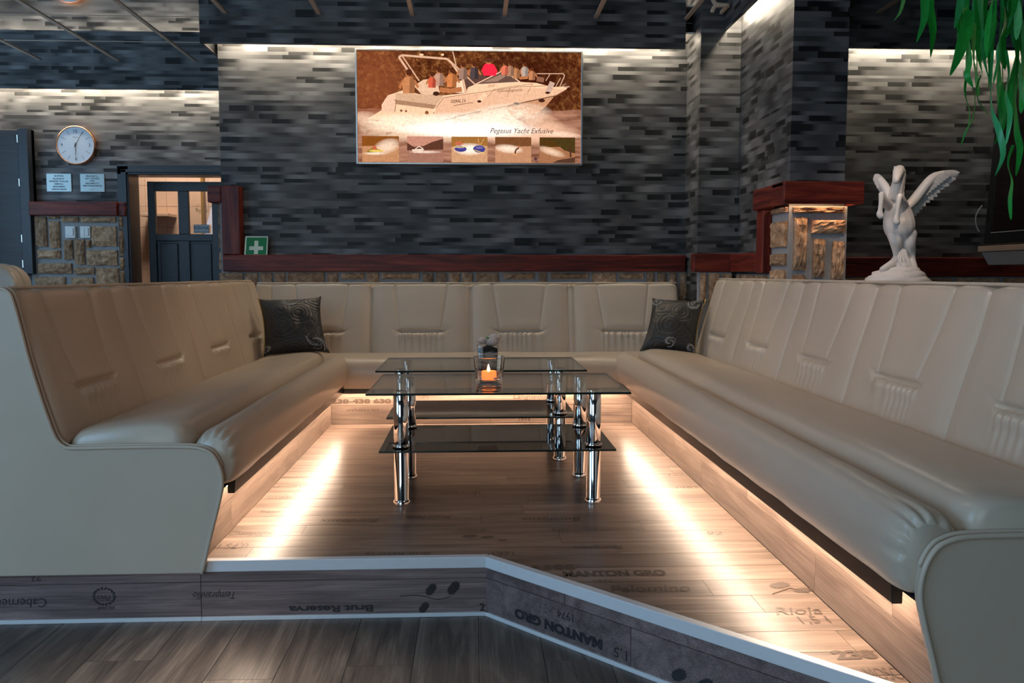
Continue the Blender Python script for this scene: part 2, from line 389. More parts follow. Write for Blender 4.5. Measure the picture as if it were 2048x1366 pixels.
# ------------------------------------------------------------------ room shell
LZ = -0.19; CZ = 2.545
PLX, PRX, PBY = -0.855, 0.96, 5.09          # faces of the three seat plinths
FY, CX0 = 2.659, 0.042                      # step edge, corner of the step
fl = struct('floor', MB().box(-4.3, 3.9, -3.1, 8.6, LZ - 0.05, LZ - 0.006), 'lower_wood')
k = 0
for i in range(-11, 9):
    x0 = CX0 - 0.03 + i * 0.185; y = 0.2 - random.random() * 0.9
    while y < FY:
        y1 = min(y + 1.25, FY)
        poly = [(x0, y), (x0 + 0.1835, y), (x0 + 0.1835, y1 - 0.0015), (x0, y1 - 0.0015)]
        if x0 + 0.19 > CX0: poly = clip_half(poly, -1.031, -1, -(FY + 1.031 * CX0))
        if len(poly) > 2 and y1 - y > 0.02: obj('plank', MB().prism(poly, XY, LZ - 0.006, LZ), 'lower_wood', fl)
        y = y1
pf = struct('floor_platform', MB().prism([(-0.86, FY), (CX0, FY), (PRX, FY - 1.031 * (PRX - CX0)), (PRX, 5.1), (-0.86, 5.1)][::1], XY, LZ, -0.008), 'dark_gap')
rows = []
y = FY
while y < PBY - 0.01: rows.append((y, min(y + 0.1215, PBY))); y += 0.1215
y = FY
while y > 1.66: rows.append((y - 0.1215, y)); y -= 0.1215
for (y0, y1) in rows:
    x = PLX - random.random() * 1.1
    while x < PRX:
        x1 = min(x + 1.2, PRX); a = max(x, PLX)
        if x1 - a > 0.003:
            poly = [(a, y0), (x1 - 0.0012, y0), (x1 - 0.0012, y1 - 0.0024), (a, y1 - 0.0024)]
            if y0 < FY - 0.01: poly = clip_half(poly, 1.031, 1, FY + 1.031 * CX0)
            if len(poly) > 2: obj('plank', MB().prism(poly, XY, -0.008, 0.0), 'floor_wood', pf)
        x += 1.2
# step riser: boards on the straight and on the slanted part, pale nosing and foot trim
DG = Vector((PRX - CX0, -1.031 * (PRX - CX0), 0)); DL = DG.length; DG.normalize(); DN = Vector((DG.y, -DG.x, 0)) * 1.0
if DN.y > 0: DN = -DN
def dg(u, z, d): return Vector((CX0, FY, 0)) + DG * u + DN * d + Vector((0, 0, z))
rs = sgroup('wall_step')
for (x0, x1, z0, z1) in [(-2.6, -0.862, -0.066, -0.033), (-0.860, CX0, -0.066, -0.033), (-2.6, -0.862, -0.178, -0.068), (-0.860, CX0, -0.178, -0.068)]:
    obj('plank', MB().box(x0, x1, FY - 0.011, FY, z0, z1), 'riser_wood', rs)
for (u0, u1, z0, z1) in [(0, 0.33, -0.066, -0.033), (0.332, 1.35, -0.066, -0.033), (0, 0.565, -0.178, -0.068), (0.567, 1.35, -0.178, -0.068)]:
    obj('plank', MB().prism([(u0, z0), (u1, z0), (u1, z1), (u0, z1)], dg, 0, 0.011), 'riser_wood', rs)
obj('backing', MB().box(-2.6, -0.86, FY, FY + 0.03, LZ, -0.033), 'dark_gap', rs)
tr = sgroup('trim_step')
obj('nosing', MB().box(-0.858, CX0, FY - 0.016, FY + 0.012, -0.033, 0.003), 'trim_white', tr, bevel=0.002)
obj('nosing', MB().prism([(0, -0.033), (DL, -0.033), (DL, 0.003), (0, 0.003)], dg, -0.012, 0.016), 'trim_white', tr, bevel=0.002)
obj('foot_strip', MB().box(-2.6, -0.861, FY - 0.018, FY, LZ, -0.178), 'trim_white', tr, bevel=0.001)
obj('foot_strip', MB().box(-0.860, CX0, FY - 0.018, FY, LZ, -0.178), 'trim_white', tr, bevel=0.001)
obj('foot_strip', MB().prism([(0, LZ), (DL + 0.15, LZ), (DL + 0.15, -0.178), (0, -0.178)], dg, 0, 0.018), 'trim_white', tr, bevel=0.001)
rb_ = sgroup('wall_base_right')
for z0, z1 in ((-0.066, -0.022), (-0.178, -0.068)): obj('plank', MB().box(PRX - 0.02, 1.62, 1.625, 1.636, z0, z1), 'riser_wood', rb_)
obj('backing', MB().box(PRX - 0.02, 1.62, 1.636, 1.66, LZ, -0.022), 'dark_gap', rb_)
# plinths below the seats
def plinth(name, fn, s0, s1, mat, joints):
    g = sgroup(name)
    obj('backing', MB().prism([(s0, LZ), (s1, LZ), (s1, 0.2), (s0, 0.2)], fn, -0.05, -0.012), 'dark_gap', g)
    for (z0, z1, js) in ((0.0015, 0.112, joints[0]), (0.1135, 0.205, joints[1])):
        e = [s0] + js + [s1]
        for a, b in zip(e, e[1:]): obj('plank', MB().prism([(a + 0.0008, z0), (b - 0.0008, z0), (b - 0.0008, z1), (a + 0.0008, z1)], fn, -0.012, 0.0), mat, g)
plinth('wall_plinth_left', lambda s, z, d: (PLX + d, s, z), 2.668, PBY, 'plinth_wood_y', ([2.98, 4.1], [3.5, 4.6]))
plinth('wall_plinth_right', lambda s, z, d: (PRX - d, s, z), 1.64, PBY, 'plinth_wood_y', ([2.30, 3.5, 4.6], [1.86, 2.9, 4.0]))
plinth('wall_plinth_back', lambda s, z, d: (s, PBY - d, z), PLX, PRX, 'plinth_wood_x', ([0.1], [-0.4, 0.35]))

BY = 5.80; CHX, CHY = 1.443, 5.45; PIX0, PIX1, PIY = 1.70, 2.0, 4.55; RWY = 5.60; LWY = 7.05; BX0 = -1.675
wb = struct('wall_back', MB().box(BX0, CHX + 0.1, BY, BY + 0.15, LZ, CZ), 'paper')
wc = struct('wall_chase', MB().box(CHX, PIX0 + 0.05, CHY, BY + 0.1, LZ, CZ), 'paper')
wp = struct('wall_pillar', MB().box(PIX0, PIX1, PIY, RWY + 0.05, LZ, CZ), 'paper')
wr = struct('wall_back_right', MB().box(PIX1 - 0.02, 3.9, RWY, RWY + 0.15, LZ, CZ), 'paper')
struct('wall_block_side', MB().box(BX0, BX0 + 0.12, BY + 0.15, LWY + 0.2, LZ, CZ), 'paper')
DX0, DX1, DTOP = -2.715, -1.72, 1.69      # kitchen doorway
wl = struct('wall_back_left', MB().box(-4.3, DX0 - 0.09, LWY, LWY + 0.12, LZ, CZ).box(DX0 - 0.09, DX1 + 0.05, LWY, LWY + 0.12, DTOP + 0.07, CZ), 'paper')
# side walls with window openings, rear wall behind the camera
struct('wall_left', MB().box(-4.3, -4.2, -3.1, -1.4, LZ, CZ).box(-4.3, -4.2, 1.0, 4.7, LZ, CZ).box(-4.3, -4.2, -1.4, 1.0, LZ, 0.65).box(-4.3, -4.2, -1.4, 1.0, 2.25, CZ).box(-4.3, -4.2, 6.3, 7.2, LZ, CZ).box(-4.3, -4.2, 4.7, 6.3, LZ, 0.75).box(-4.3, -4.2, 4.7, 6.3, 2.35, CZ), 'paper')
struct('wall_right', MB().box(3.8, 3.9, -3.1, 5.7, LZ, CZ), 'paper')
struct('wall_rear', MB().box(-4.3, -3.0, -3.1, -3.0, LZ, CZ).box(-0.2, 3.9, -3.1, -3.0, LZ, CZ).box(-3.0, -0.2, -3.1, -3.0, LZ, 0.65).box(-3.0, -0.2, -3.1, -3.0, 2.25, CZ), 'paper')
w1 = sgroup('window_1')
for yy in (4.7, 5.5, 6.25): obj('frame_bar', MB().box(-4.29, -4.22, yy, yy + 0.05, 0.75, 2.35), 'white_plastic', w1)  # bars of the unseen opening placed to light the clock wall
for yy in (-1.4, -0.6, 0.2, 0.95): obj('frame_bar', MB().box(-4.29, -4.22, yy, yy + 0.05, 0.65, 2.25), 'white_plastic', w1)
w2 = sgroup('window_2')
for xx in (-3.0, -2.05, -1.15, -0.25): obj('frame_bar', MB().box(xx, xx + 0.05, -3.09, -3.02, 0.65, 2.25), 'white_plastic', w2)
# mirrored ceiling panels with beige battens
ce = struct('ceiling', MB().box(-4.3, 3.9, -3.1, 8.6, CZ + 0.012, CZ + 0.1), 'black')
GX = [-2.736 + 0.588 * i for i in range(-3, 12)]; GY = [6.92 - 0.617 * j for j in range(0, 8)]
for i in range(len(GX) - 1):
    for j in range(len(GY) - 1):
        obj('ceiling_panel', MB().box(GX[i] + 0.002, GX[i + 1] - 0.002, GY[j + 1] + 0.003, GY[j] - 0.003, CZ, CZ + 0.010), 'ceil', ce)
obj('ceiling_panel', MB().box(-4.3, 3.9, -3.1, GY[-1], CZ, CZ + 0.010), 'ceil', ce)
obj('ceiling_panel', MB().box(-4.3, 3.9, GY[0], LWY, CZ, CZ + 0.010), 'ceil', ce)
for x in GX: obj('batten', MB().box(x - 0.013, x + 0.013, 1.8, 6.9, CZ - 0.006, CZ), 'strip', ce)
for y in GY[1:]: obj('joint_strip', MB().box(-4.2, 3.8, y - 0.004, y + 0.004, CZ - 0.002, CZ), 'strip', ce)
# fascia boards hiding the cove lights
FB = 2.355
fa = sgroup('trim_fascia_centre')
obj('board', MB().box(-1.722, 1.378, 5.585, 5.605, FB, CZ), 'paper', fa)
obj('return_board', MB().box(-1.722, -1.704, 5.605, 6.85, FB, CZ), 'paper', fa)
obj('lid', MB().box(-1.704, 1.44, 5.605, 5.80, FB + 0.10, FB + 0.11).box(-1.704, BX0, 5.8, 6.85, FB + 0.10, FB + 0.11), 'plaster', fa)
fb = sgroup('trim_fascia_left')
obj('board', MB().box(-4.2, -1.705, 6.84, 6.86, 2.325, CZ), 'paper', fb)
obj('lid', MB().box(-4.2, -1.705, 6.86, 7.05, 2.425, 2.435), 'plaster', fb)
fr_ = sgroup('trim_fascia_right')
obj('board', MB().box(PIX1, 3.8, 5.40, 5.42, 2.325, CZ), 'paper', fr_)
obj('lid', MB().box(PIX1, 3.8, 5.42, 5.6, 2.425, 2.435), 'plaster', fr_)
fp = sgroup('trim_fascia_pillar')
obj('board', MB().box(1.590, 1.606, 2.6, CHY, 2.435, CZ), 'paper', fp)
def led_flat(x0, x1, y0, y1, z, mat, label):      # flat strip shining downwards
    return tag(obj('light_strip', MB().add([(x0, y0, z), (x0, y1, z), (x1, y1, z), (x1, y0, z)], [(0, 1, 2, 3)]), mat), label, 'light strip')
def led(name, b, mat, label): return tag(obj(name, MB().box(*b), mat), label, 'light strip')
led('light_strip', (-1.66, 1.36, 5.690, 5.705, 2.435, 2.447), 'cove_led', 'cove light strip hidden above the picture wall')
led('light_strip', (-4.15, -1.74, 6.930, 6.945, 2.40, 2.412), 'cove_led', 'cove light strip hidden above the wall clock')
led('light_strip', (2.02, 3.75, 5.49, 5.505, 2.40, 2.412), 'cove_led', 'cove light strip hidden above the winged horse statue wall')
led('light_strip', (1.645, 1.658, 4.62, CHY - 0.03, 2.50, 2.512), 'cove_led', 'cove light strip hidden beside the stone and wallpaper pillar')

# mahogany rails
rl = sgroup('trim_rail_centre')
obj('rail', MB().box(-1.65, 1.43, 5.70, 5.80, 0.917, 1.027), 'mah_x', rl, bevel=0.006)
obj('rail_upright', MB().box(-1.65, -1.532, 5.70, 5.80, 1.027, 1.475), 'mah_z', rl, bevel=0.006)
obj('rail_return', MB().box(-1.738, -1.65, 5.70, 5.86, 1.368, 1.475), 'mah_x', rl, bevel=0.006)
rl2 = sgroup('trim_rail_pillar')
obj('rail', MB().box(1.40, 1.70, 5.37, 5.45, 0.913, 1.03), 'mah_x', rl2, bevel=0.006)
obj('side_rail', MB().box(1.63, 1.70, 4.87, 5.37, 0.913, 1.025), 'mah_y', rl2, bevel=0.006)
obj('side_upright', MB().box(1.63, 1.70, 4.76, 4.87, 0.905, 1.262), 'mah_z', rl2, bevel=0.006)
obj('side_cap', MB().box(1.605, 1.625, 4.39, 4.87, 1.262, 1.379).box(1.625, 1.70, 4.55, 4.87, 1.359, 1.378).box(1.625, 1.70, 4.76, 4.87, 1.262, 1.359), 'mah_y', rl2, bevel=0.006)
obj('front_cap', MB().box(1.605, 2.028, 4.37, 4.39, 1.262, 1.379), 'mah_x', rl2, bevel=0.004)
obj('cap_end', MB().box(2.006, 2.028, 4.39, 4.55, 1.262, 1.379), 'mah_y', rl2, bevel=0.003)
obj('cap_top', MB().box(1.605, 2.006, 4.39, 4.55, 1.359, 1.378), 'mah_x', rl2)
rl3 = sgroup('trim_rail_right')
obj('rail', MB().box(2.0, 3.8, 5.52, 5.60, 0.882, 1.01), 'mah_x', rl3, bevel=0.006)
rl4 = sgroup('trim_rail_left')
obj('rail', MB().box(-3.505, -2.822, 6.93, 7.05, 1.362, 1.47), 'mah_x', rl4, bevel=0.006)
obj('rail_end', MB().box(-2.822, -2.765, 6.95, 7.05, 1.36, 1.468), 'mah_y', rl4, bevel=0.006)
tag(obj('light_strip', MB().box(1.66, 1.99, 4.415, 4.428, 1.335, 1.345), 'cap_led'), 'warm light strip under the mahogany cap of the stone pillar', 'light strip')

# rough sandstone pieces
def stone(parent, fn, a0, a1, b0, b1, depth, nu=4, nv=3, seed=0):
    rnd = random.Random(seed); mb = MB(); vs = []; idx = {}; g_ = min(0.005, (a1 - a0) * 0.1, (b1 - b0) * 0.1); a0 += g_; a1 -= g_; b0 += g_; b1 -= g_
    for i in range(nu + 1):
        for j in range(nv + 1):
            e = min(i, nu - i, 1) + min(j, nv - j, 1)
            d = depth * (0.55 if e < 2 else 0.8 + 0.45 * rnd.random())
            ja = (rnd.random() - .5) * 0.18 * (a1 - a0) / nu; jb = (rnd.random() - .5) * 0.22 * (b1 - b0) / nv
            vs.append(fn(a0 + (a1 - a0) * i / nu + ja, b0 + (b1 - b0) * j / nv + jb, d)); idx[i, j] = len(vs) - 1
    fs = [(idx[i, j], idx[i + 1, j], idx[i + 1, j + 1], idx[i, j + 1]) for i in range(nu) for j in range(nv)]
    rim = [idx[i, 0] for i in range(nu + 1)] + [idx[nu, j] for j in range(1, nv + 1)] + [idx[i, nv] for i in range(nu - 1, -1, -1)] + [idx[0, j] for j in range(nv - 1, 0, -1)]
    rimpos = []
    for q in rim:
        i, j = [kk for kk, vv in idx.items() if vv == q][0]; rimpos.append(fn(a0 + (a1 - a0) * i / nu, b0 + (b1 - b0) * j / nv, 0.0))
    base = len(vs); vs += rimpos; n = len(rim)
    fs += [(rim[t], base + t, base + (t + 1) % n, rim[(t + 1) % n]) for t in range(n)]
    return obj('stone', mb.add(vs, fs), 'stone', parent, smooth=False)
sd = 0
# left wainscot
sl = struct('wall_stone_left', MB().box(-3.53, -2.835, 6.99, 7.05, LZ, 1.362), 'mortar')
fnl = lambda a, b, d: (a, 6.99 - d, b)
for (c0, r0, c1, r1) in [(160, 305, 320, 750), (360, 370, 505, 770), (350, 305, 500, 348), (535, 305, 780, 400), (805, 305, 1320, 405), (970, 445, 1325, 745), (570, 640, 695, 935), (725, 630, 865, 1010), (885, 640, 955, 765),
                         (185, 785, 520, 920), (895, 785, 1340, 1020), (195, 975, 690, 1135), (720, 1030, 1010, 1150), (1040, 1040, 1360, 1400), (150, 1170, 590, 1400), (675, 1175, 1000, 1400), (1365, 310, 1420, 490), (1365, 500, 1430, 880), (1372, 890, 1440, 1075), (1380, 1085, 1445, 1400)]:
    p = PY(50 + c0 / 7.19, 390 + r1 / 7.19, 6.99); q = PY(50 + c1 / 7.19, 390 + r0 / 7.19, 6.99); sd += 1
    stone(sl, fnl, p.x, q.x, p.z, min(q.z, 1.36), 0.03, 5, 4, sd)
for r_ in range(6):
    xx = -3.52; z1 = PY(100, 390 + 1410 / 7.19, 6.99).z - r_ * 0.155
    while xx < -2.86:
        w = random.choice((0.11, 0.17, 0.24)); sd += 1
        stone(sl, fnl, xx, min(xx + w, -2.84), max(z1 - 0.135, LZ + 0.005), z1, 0.03, 4, 3, sd); xx += w + 0.02
# centre strip below the long rail
sc_ = struct('wall_stone_centre', MB().box(BX0, 1.443, 5.755, 5.80, LZ, 0.917).box(BX0, -1.652, 5.755, 5.80, 0.917, 1.37), 'mortar')
fnc = lambda a, b, d: (a, 5.755 - d, b)
cs = [(400 + a / 3.413, 400 + b / 3.413, t) for a, b, t in [(135, 300, 0), (310, 400, 0), (410, 500, 0), (510, 585, 0), (600, 850, 0), (865, 945, 0), (960, 1125, 1), (1135, 1225, 0), (1240, 1500, 1), (1515, 1595, 0), (1605, 1685, 0), (1695, 1775, 0), (1785, 1865, 0), (1880, 2040, 0)]]
cs += [(1000 + a / 4.551, 1000 + b / 4.551, t) for a, b, t in [(25, 315, 1), (345, 425, 0), (455, 805, 1), (830, 1055, 0), (1075, 1305, 1), (1325, 1400, 0), (1425, 1515, 0), (1530, 1610, 0), (1625, 1740, 0)]]
for (p0, p1, t) in cs:
    sd += 1; a = PY(p0, 556, 5.755).x; b = PY(p1, 556, 5.755).x
    if t: stone(sc_, fnc, a, b, 0.862, 0.912, 0.03, 5, 3, sd); sd += 1; stone(sc_, fnc, a, b, 0.72, 0.845, 0.03, 5, 3, sd)
    else: stone(sc_, fnc, a, b, 0.72, 0.913, 0.03, 3, 4, sd)
for z0, z1 in ((0.925, 1.05), (1.065, 1.2), (1.215, 1.36)):
    sd += 1; stone(sc_, lambda a, b, d: (BX0 - d, a, b), 5.757, 5.90, z0, z1, 0.025, 3, 3, sd)
# chase and pillar stones
sq_ = struct('wall_stone_chase', MB().box(CHX, 1.655, 5.40, 5.45, LZ, 0.913), 'mortar')
sp_ = struct('wall_stone_pillar', MB().box(1.683, 1.70, 4.55, 5.40, LZ, 0.9).box(1.683, 1.70, 4.55, 4.76, 0.9, 1.262).box(1.683, 2.0, 4.505, 4.55, LZ, 1.262), 'mortar')
for a, b in ((1.445, 1.49), (1.50, 1.575), (1.585, 1.655)):
    sd += 1; stone(sq_, lambda a, b, d: (a, 5.40 - d, b), a, b, 0.70, 0.908, 0.03, 3, 4, sd)
fnp = lambda a, b, d: (a, 4.505 - d, b)
for (c0, r0, c1, r1) in [(475, 385, 1075, 500), (470, 530, 650, 1150), (680, 560, 1080, 730), (690, 775, 850, 1230), (905, 805, 1070, 1255), (455, 1180, 620, 1600), (640, 1275, 1080, 1600)]:
    p = PY(1500 + c0 / 5.69, 340 + r1 / 5.69, 4.505); q = PY(1500 + c1 / 5.69, 340 + r0 / 5.69, 4.505); sd += 1
    stone(sp_, fnp, p.x, min(q.x, 1.99), p.z, min(q.z, 1.26), 0.035, 9, 7, sd)
fns = lambda a, b, d: (1.683 - d, a, b)
for (c0, r0, c1, r1) in [(295, 390, 440, 500), (300, 555, 440, 885), (305, 935, 440, 1095), (240, 1130, 415, 1600)]:
    p = PX(1500 + c0 / 5.69, 340 + r1 / 5.69, 1.655); q = PX(1500 + c1 / 5.69, 340 + r0 / 5.69, 1.655); sd += 1
    stone(sp_, fns, 4.512, 4.74, p.z, min(q.z, 1.26), 0.03, 5, 6, sd)
for a, b in ((4.80, 4.90), (4.915, 5.0), (5.015, 5.14), (5.155, 5.25), (5.265, 5.37)):
    sd += 1; stone(sp_, fns, a, b, 0.70, 0.9, 0.025, 3, 4, sd)
sr_ = struct('wall_stone_right', MB().box(2.0, 3.8, 5.555, 5.60, LZ, 0.882), 'mortar')
x = 2.02
while x < 3.75:
    w = random.choice((0.1, 0.14, 0.22, 0.3)); sd += 1
    stone(sr_, lambda a, b, d: (a, 5.555 - d, b), x, min(x + w, 3.79), 0.72, 0.877, 0.028, 4, 3, sd); x += w + 0.025

# ------------------------------------------------------------------ kitchen behind the door, doors
kt = struct('wall_kitchen', MB().box(-4.3, -0.8, 8.42, 8.5, LZ, CZ).box(-4.3, -4.2, 7.2, 8.45, LZ, CZ).box(-0.9, -0.8, 7.2, 8.45, LZ, CZ), 'grout')
for i in range(10):
    for j in range(8):
        obj('tile', MB().box(-3.75 + i * 0.2, -3.553 + i * 0.2, 8.412, 8.42, 0.55 + j * 0.2, 0.747 + j * 0.2), 'tile', kt)
obj('shelf', MB().box(-3.12, -2.86, 8.18, 8.41, 1.44, 1.47), 'tile', kt, bevel=0.004)
obj('pipe', MB().tube([(-2.60, 8.39, 0.4), (-2.60, 8.39, 2.0)], 0.018, 10), 'gold', kt)
kl = thing('kitchen_lamp', 'lit ceiling lamp in the kitchen behind the dark door', 'lamp', (-2.8, 7.85, 2.5))
obj('lamp_disc', MB().lathe([(0.001, 2.5), (0.14, 2.5), (0.15, 2.52), (0.15, 2.545), (0.001, 2.545)], (-2.8, 7.85, 0)), 'lamp_white', kl)
kla = area('kitchen_light', (-2.7, 7.75, 2.47), (0, 0.25, -1), 0.5, 0.3, 17, (1.0, 0.80, 0.66))
d1 = sgroup('door_1', (-2.3, 7.1, LZ))
obj('door_frame', MB().box(-2.835, DX0 - 0.03, 6.99, 7.2, LZ, DTOP + 0.07).box(-2.835, DX1, 6.99, 7.2, DTOP + 0.0, DTOP + 0.08), 'door_paint', d1, bevel=0.004)
obj('frame_moulding', MB().box(-2.80, DX0 - 0.045, 6.975, 6.99, LZ, DTOP + 0.04).box(-2.80, DX1, 6.975, 6.99, DTOP + 0.015, DTOP + 0.04), 'door_paint', d1, bevel=0.003)
LYF = 7.25
lx0, lx1, pz0, pz1, ltop = -2.726 + 0.10, -1.99 + 0.10, 1.232, 1.586, 1.684 - 0.02
lx0, lx1 = -2.70, -2.08
xa, xb, xc, xd = -2.640, -2.452, -2.368, -2.176
lf = obj('door_leaf', MB().box(lx0, xa, LYF, LYF + 0.04, LZ, ltop).box(xd, lx1, LYF, LYF + 0.04, LZ, ltop).box(xb, xc, LYF, LYF + 0.04, pz0, pz1).box(xb, xc, LYF, LYF + 0.02, LZ, 1.175)
         .box(xa, xd, LYF, LYF + 0.04, pz1, ltop).box(xa, xd, LYF, LYF + 0.04, 1.175, pz0).box(xa, xd, LYF + 0.02, LYF + 0.035, LZ, 1.175), 'door_paint', d1, bevel=0.003)
for a, b in ((xa, xb), (xc, xd)):
    obj('pane', MB().box(a, b, LYF + 0.018, LYF + 0.022, pz0, pz1), glass_mat('door_glass', (0.95, 0.93, 0.90)), lf)
    obj('raised_panel', MB().box(a + 0.03, b - 0.015, LYF + 0.008, LYF + 0.02, 0.1, 1.155), 'door_paint', lf, bevel=0.006)
mb = MB()
cx_, cz_ = -2.265, 1.44
for a in range(0, 9):
    t = math.radians(200 - a * 27.5); mb.sphere((cx_ + 0.045 * math.cos(t), LYF + 0.016, cz_ + 0.042 * math.sin(t)), 0.0035, 6, 4)
mb = text_mb('Pegasus', 0.05, (cx_, LYF + 0.016, cz_ - 0.012), (1, 0, 0), (0, 0, 1), 0.4, mb=mb, width=0.11)
obj('etched_logo', mb, 'gold', lf)
kp = thing('door_sign', 'small grey sign reading KONYHA on the glass of the kitchen door', 'sign', (-2.24, 7.24, 1.24))
obj('plate', MB().box(-2.325, -2.20, 7.238, 7.246, 1.24, 1.31), plain('sign_grey', (0.32, 0.33, 0.34), 0.4, 0.2, 30, 0.05), kp, bevel=0.001)
obj('lettering', text_mb('KONYHA', 0.036, (-2.262, 7.2375, 1.281), (1, 0, 0), (0, 0, 1), width=0.112, bold=0.0006), 'ink', kp)
obj('small_lettering', text_mb('IDEGENEKNEK TILOS A BEMENET', 0.011, (-2.262, 7.2375, 1.252), (1, 0, 0), (0, 0, 1), width=0.11), 'ink', kp)
mb = MB().box(-2.322, -2.203, 7.2376, 7.2379, 1.305, 1.307).box(-2.322, -2.203, 7.2376, 7.2379, 1.243, 1.245).box(-2.322, -2.320, 7.2376, 7.2379, 1.243, 1.307).box(-2.205, -2.203, 7.2376, 7.2379, 1.243, 1.307)
obj('border', mb, 'ink', kp)
d2 = sgroup('door_2', (-3.9, 7.0, LZ))
obj('door_leaf', MB().box(-4.19, -3.575, 6.965, 7.0, 0.90, 2.03), 'dark_door', d2, bevel=0.003)
obj('door_frame', MB().box(-3.572, -3.495, 6.94, 7.05, 0.90, 2.04).box(-4.19, -3.495, 7.0, 7.05, 0.90, 2.04), 'door_paint', d2, bevel=0.004)
for z in (1.96, 1.62, 1.18, 0.98): obj('hinge', MB().box(-3.578, -3.570, 6.945, 6.968, z - 0.03, z + 0.03), 'chrome', d2, bevel=0.001)

# ------------------------------------------------------------------ bench sofas
def gs(x, s): return math.exp(-(x / s) ** 2)
def backrest(root, fn, s0, s1, centres, mod, zp=0.535, zt=0.855, wj=-0.415, lean=0.13, endlow=0.0, endhigh=0.0):
    prof = cr([(wj + 0.012, 0.34), (wj + 0.004, 0.40), (wj - 0.022, 0.50), (wj - 0.055, 0.62), (wj - 0.088, 0.73), (wj - 0.108, zt - 0.048), (wj - 0.122, zt - 0.010), (wj - 0.142, zt)], 16)
    tail = [(wj - 0.22, zt - 0.002), (wj - 0.238, zt - 0.02), (wj - 0.245, 0.2), (wj - 0.245, LZ)]
    ns = int((s1 - s0) / 0.0062); nt = len(prof) - 1
    edges = sorted({round(c - mod / 2, 3) for c in centres} | {round(c + mod / 2, 3) for c in centres})
    def disp(s, z):
        d = 0.0
        for e in edges:
            if e < s0 + 0.05 or e > s1 - 0.05: continue
            d -= 0.009 * gs(s - e, 0.045) + 0.009 * gs(s - e, 0.0055)
        for c in centres:
            x = s - c
            if abs(x) > 0.42: continue
            f = max(0, min(1, (z - zp) / (zt - zp)))
            for sg in (-1, 1):
                ln = sg * (0.128 + 0.045 * f)
                on = 1 if z > zp - 0.004 else 0
                d -= on * (0.0075 * gs(x - ln, 0.0055) + 0.005 * gs(x - ln, 0.03)) * (0.55 + 0.45 * f)
            wnd = 1 / (1 + math.exp((abs(x) - 0.142) / 0.010))
            d -= 0.026 * wnd * gs(z - zp, 0.0065) + 0.006 * wnd * gs(z - zp, 0.02)
            d += 0.008 * wnd * gs(z - zp + 0.03, 0.02) + 0.004 * wnd * gs(z - zp - 0.035, 0.03)
            if z < zp:
                a = math.exp(-(zp - z) / 0.055) * wnd * min(1, (zp - z) / 0.012)
                d += 0.0075 * a * math.sin(x * 150 + 9 * noise.noise((s * 7, c * 3, 0)) )
            for sg in (-1, 1):   # creases radiating from the ends of the tuck
                u = (x * sg - 0.14); v = z - zp
                d -= 0.006 * gs(v - 0.35 * u, 0.006) * gs(u - 0.02, 0.035) - 0.004 * gs(v + 0.5 * u - 0.012, 0.008) * gs(u - 0.01, 0.03)
        top = max(0, (z - 0.76) / 0.09)
        d += top * 0.003 * noise.noise((s * 16, 1.3, 0.4)) + 0.004 * noise.noise((s * 2.3, z * 3, 5.0))
        return d
    mb = MB(); vs = []
    full = nt + 1 + len(tail)
    for i in range(ns + 1):
        s = s0 + (s1 - s0) * i / ns
        e0 = min(1, (s - s0) / 0.06) if endlow else 1; e1 = min(1, (s1 - s) / 0.06) if endhigh else 1
        e = math.sqrt(max(0, 1 - (1 - e0) ** 2)) * math.sqrt(max(0, 1 - (1 - e1) ** 2))
        for j, p in enumerate(prof):
            a = prof[max(j - 1, 0)]; b = prof[min(j + 1, nt)]; t = (b - a).normalized(); nrm = Vector((t.y, -t.x))
            d = disp(s, p.y) - 0.022 * (1 - e)
            q = p + nrm * d
            vs.append(fn(s, q.x, q.y))
        for q in tail: vs.append(fn(s, q[0], q[1]))
    fs = [(i * full + j, i * full + j + 1, (i + 1) * full + j + 1, (i + 1) * full + j) for i in range(ns) for j in range(full - 1)]
    fs += [tuple(range(full)), tuple(ns * full + j for j in range(full - 1, -1, -1))]
    mb.add(vs, fs); b = obj('backrest', mb, 'leather', root, smooth=True)
    # top piping
    p = MB().tube([fn(s0 + (s1 - s0) * i / 60, wj - 0.140, zt + 0.003 + 0.0015 * noise.noise((i * 0.6, 0, 0))) for i in range(61)], 0.0055, 8)
    obj('top_piping', p, 'leather', root, smooth=True)
    return b
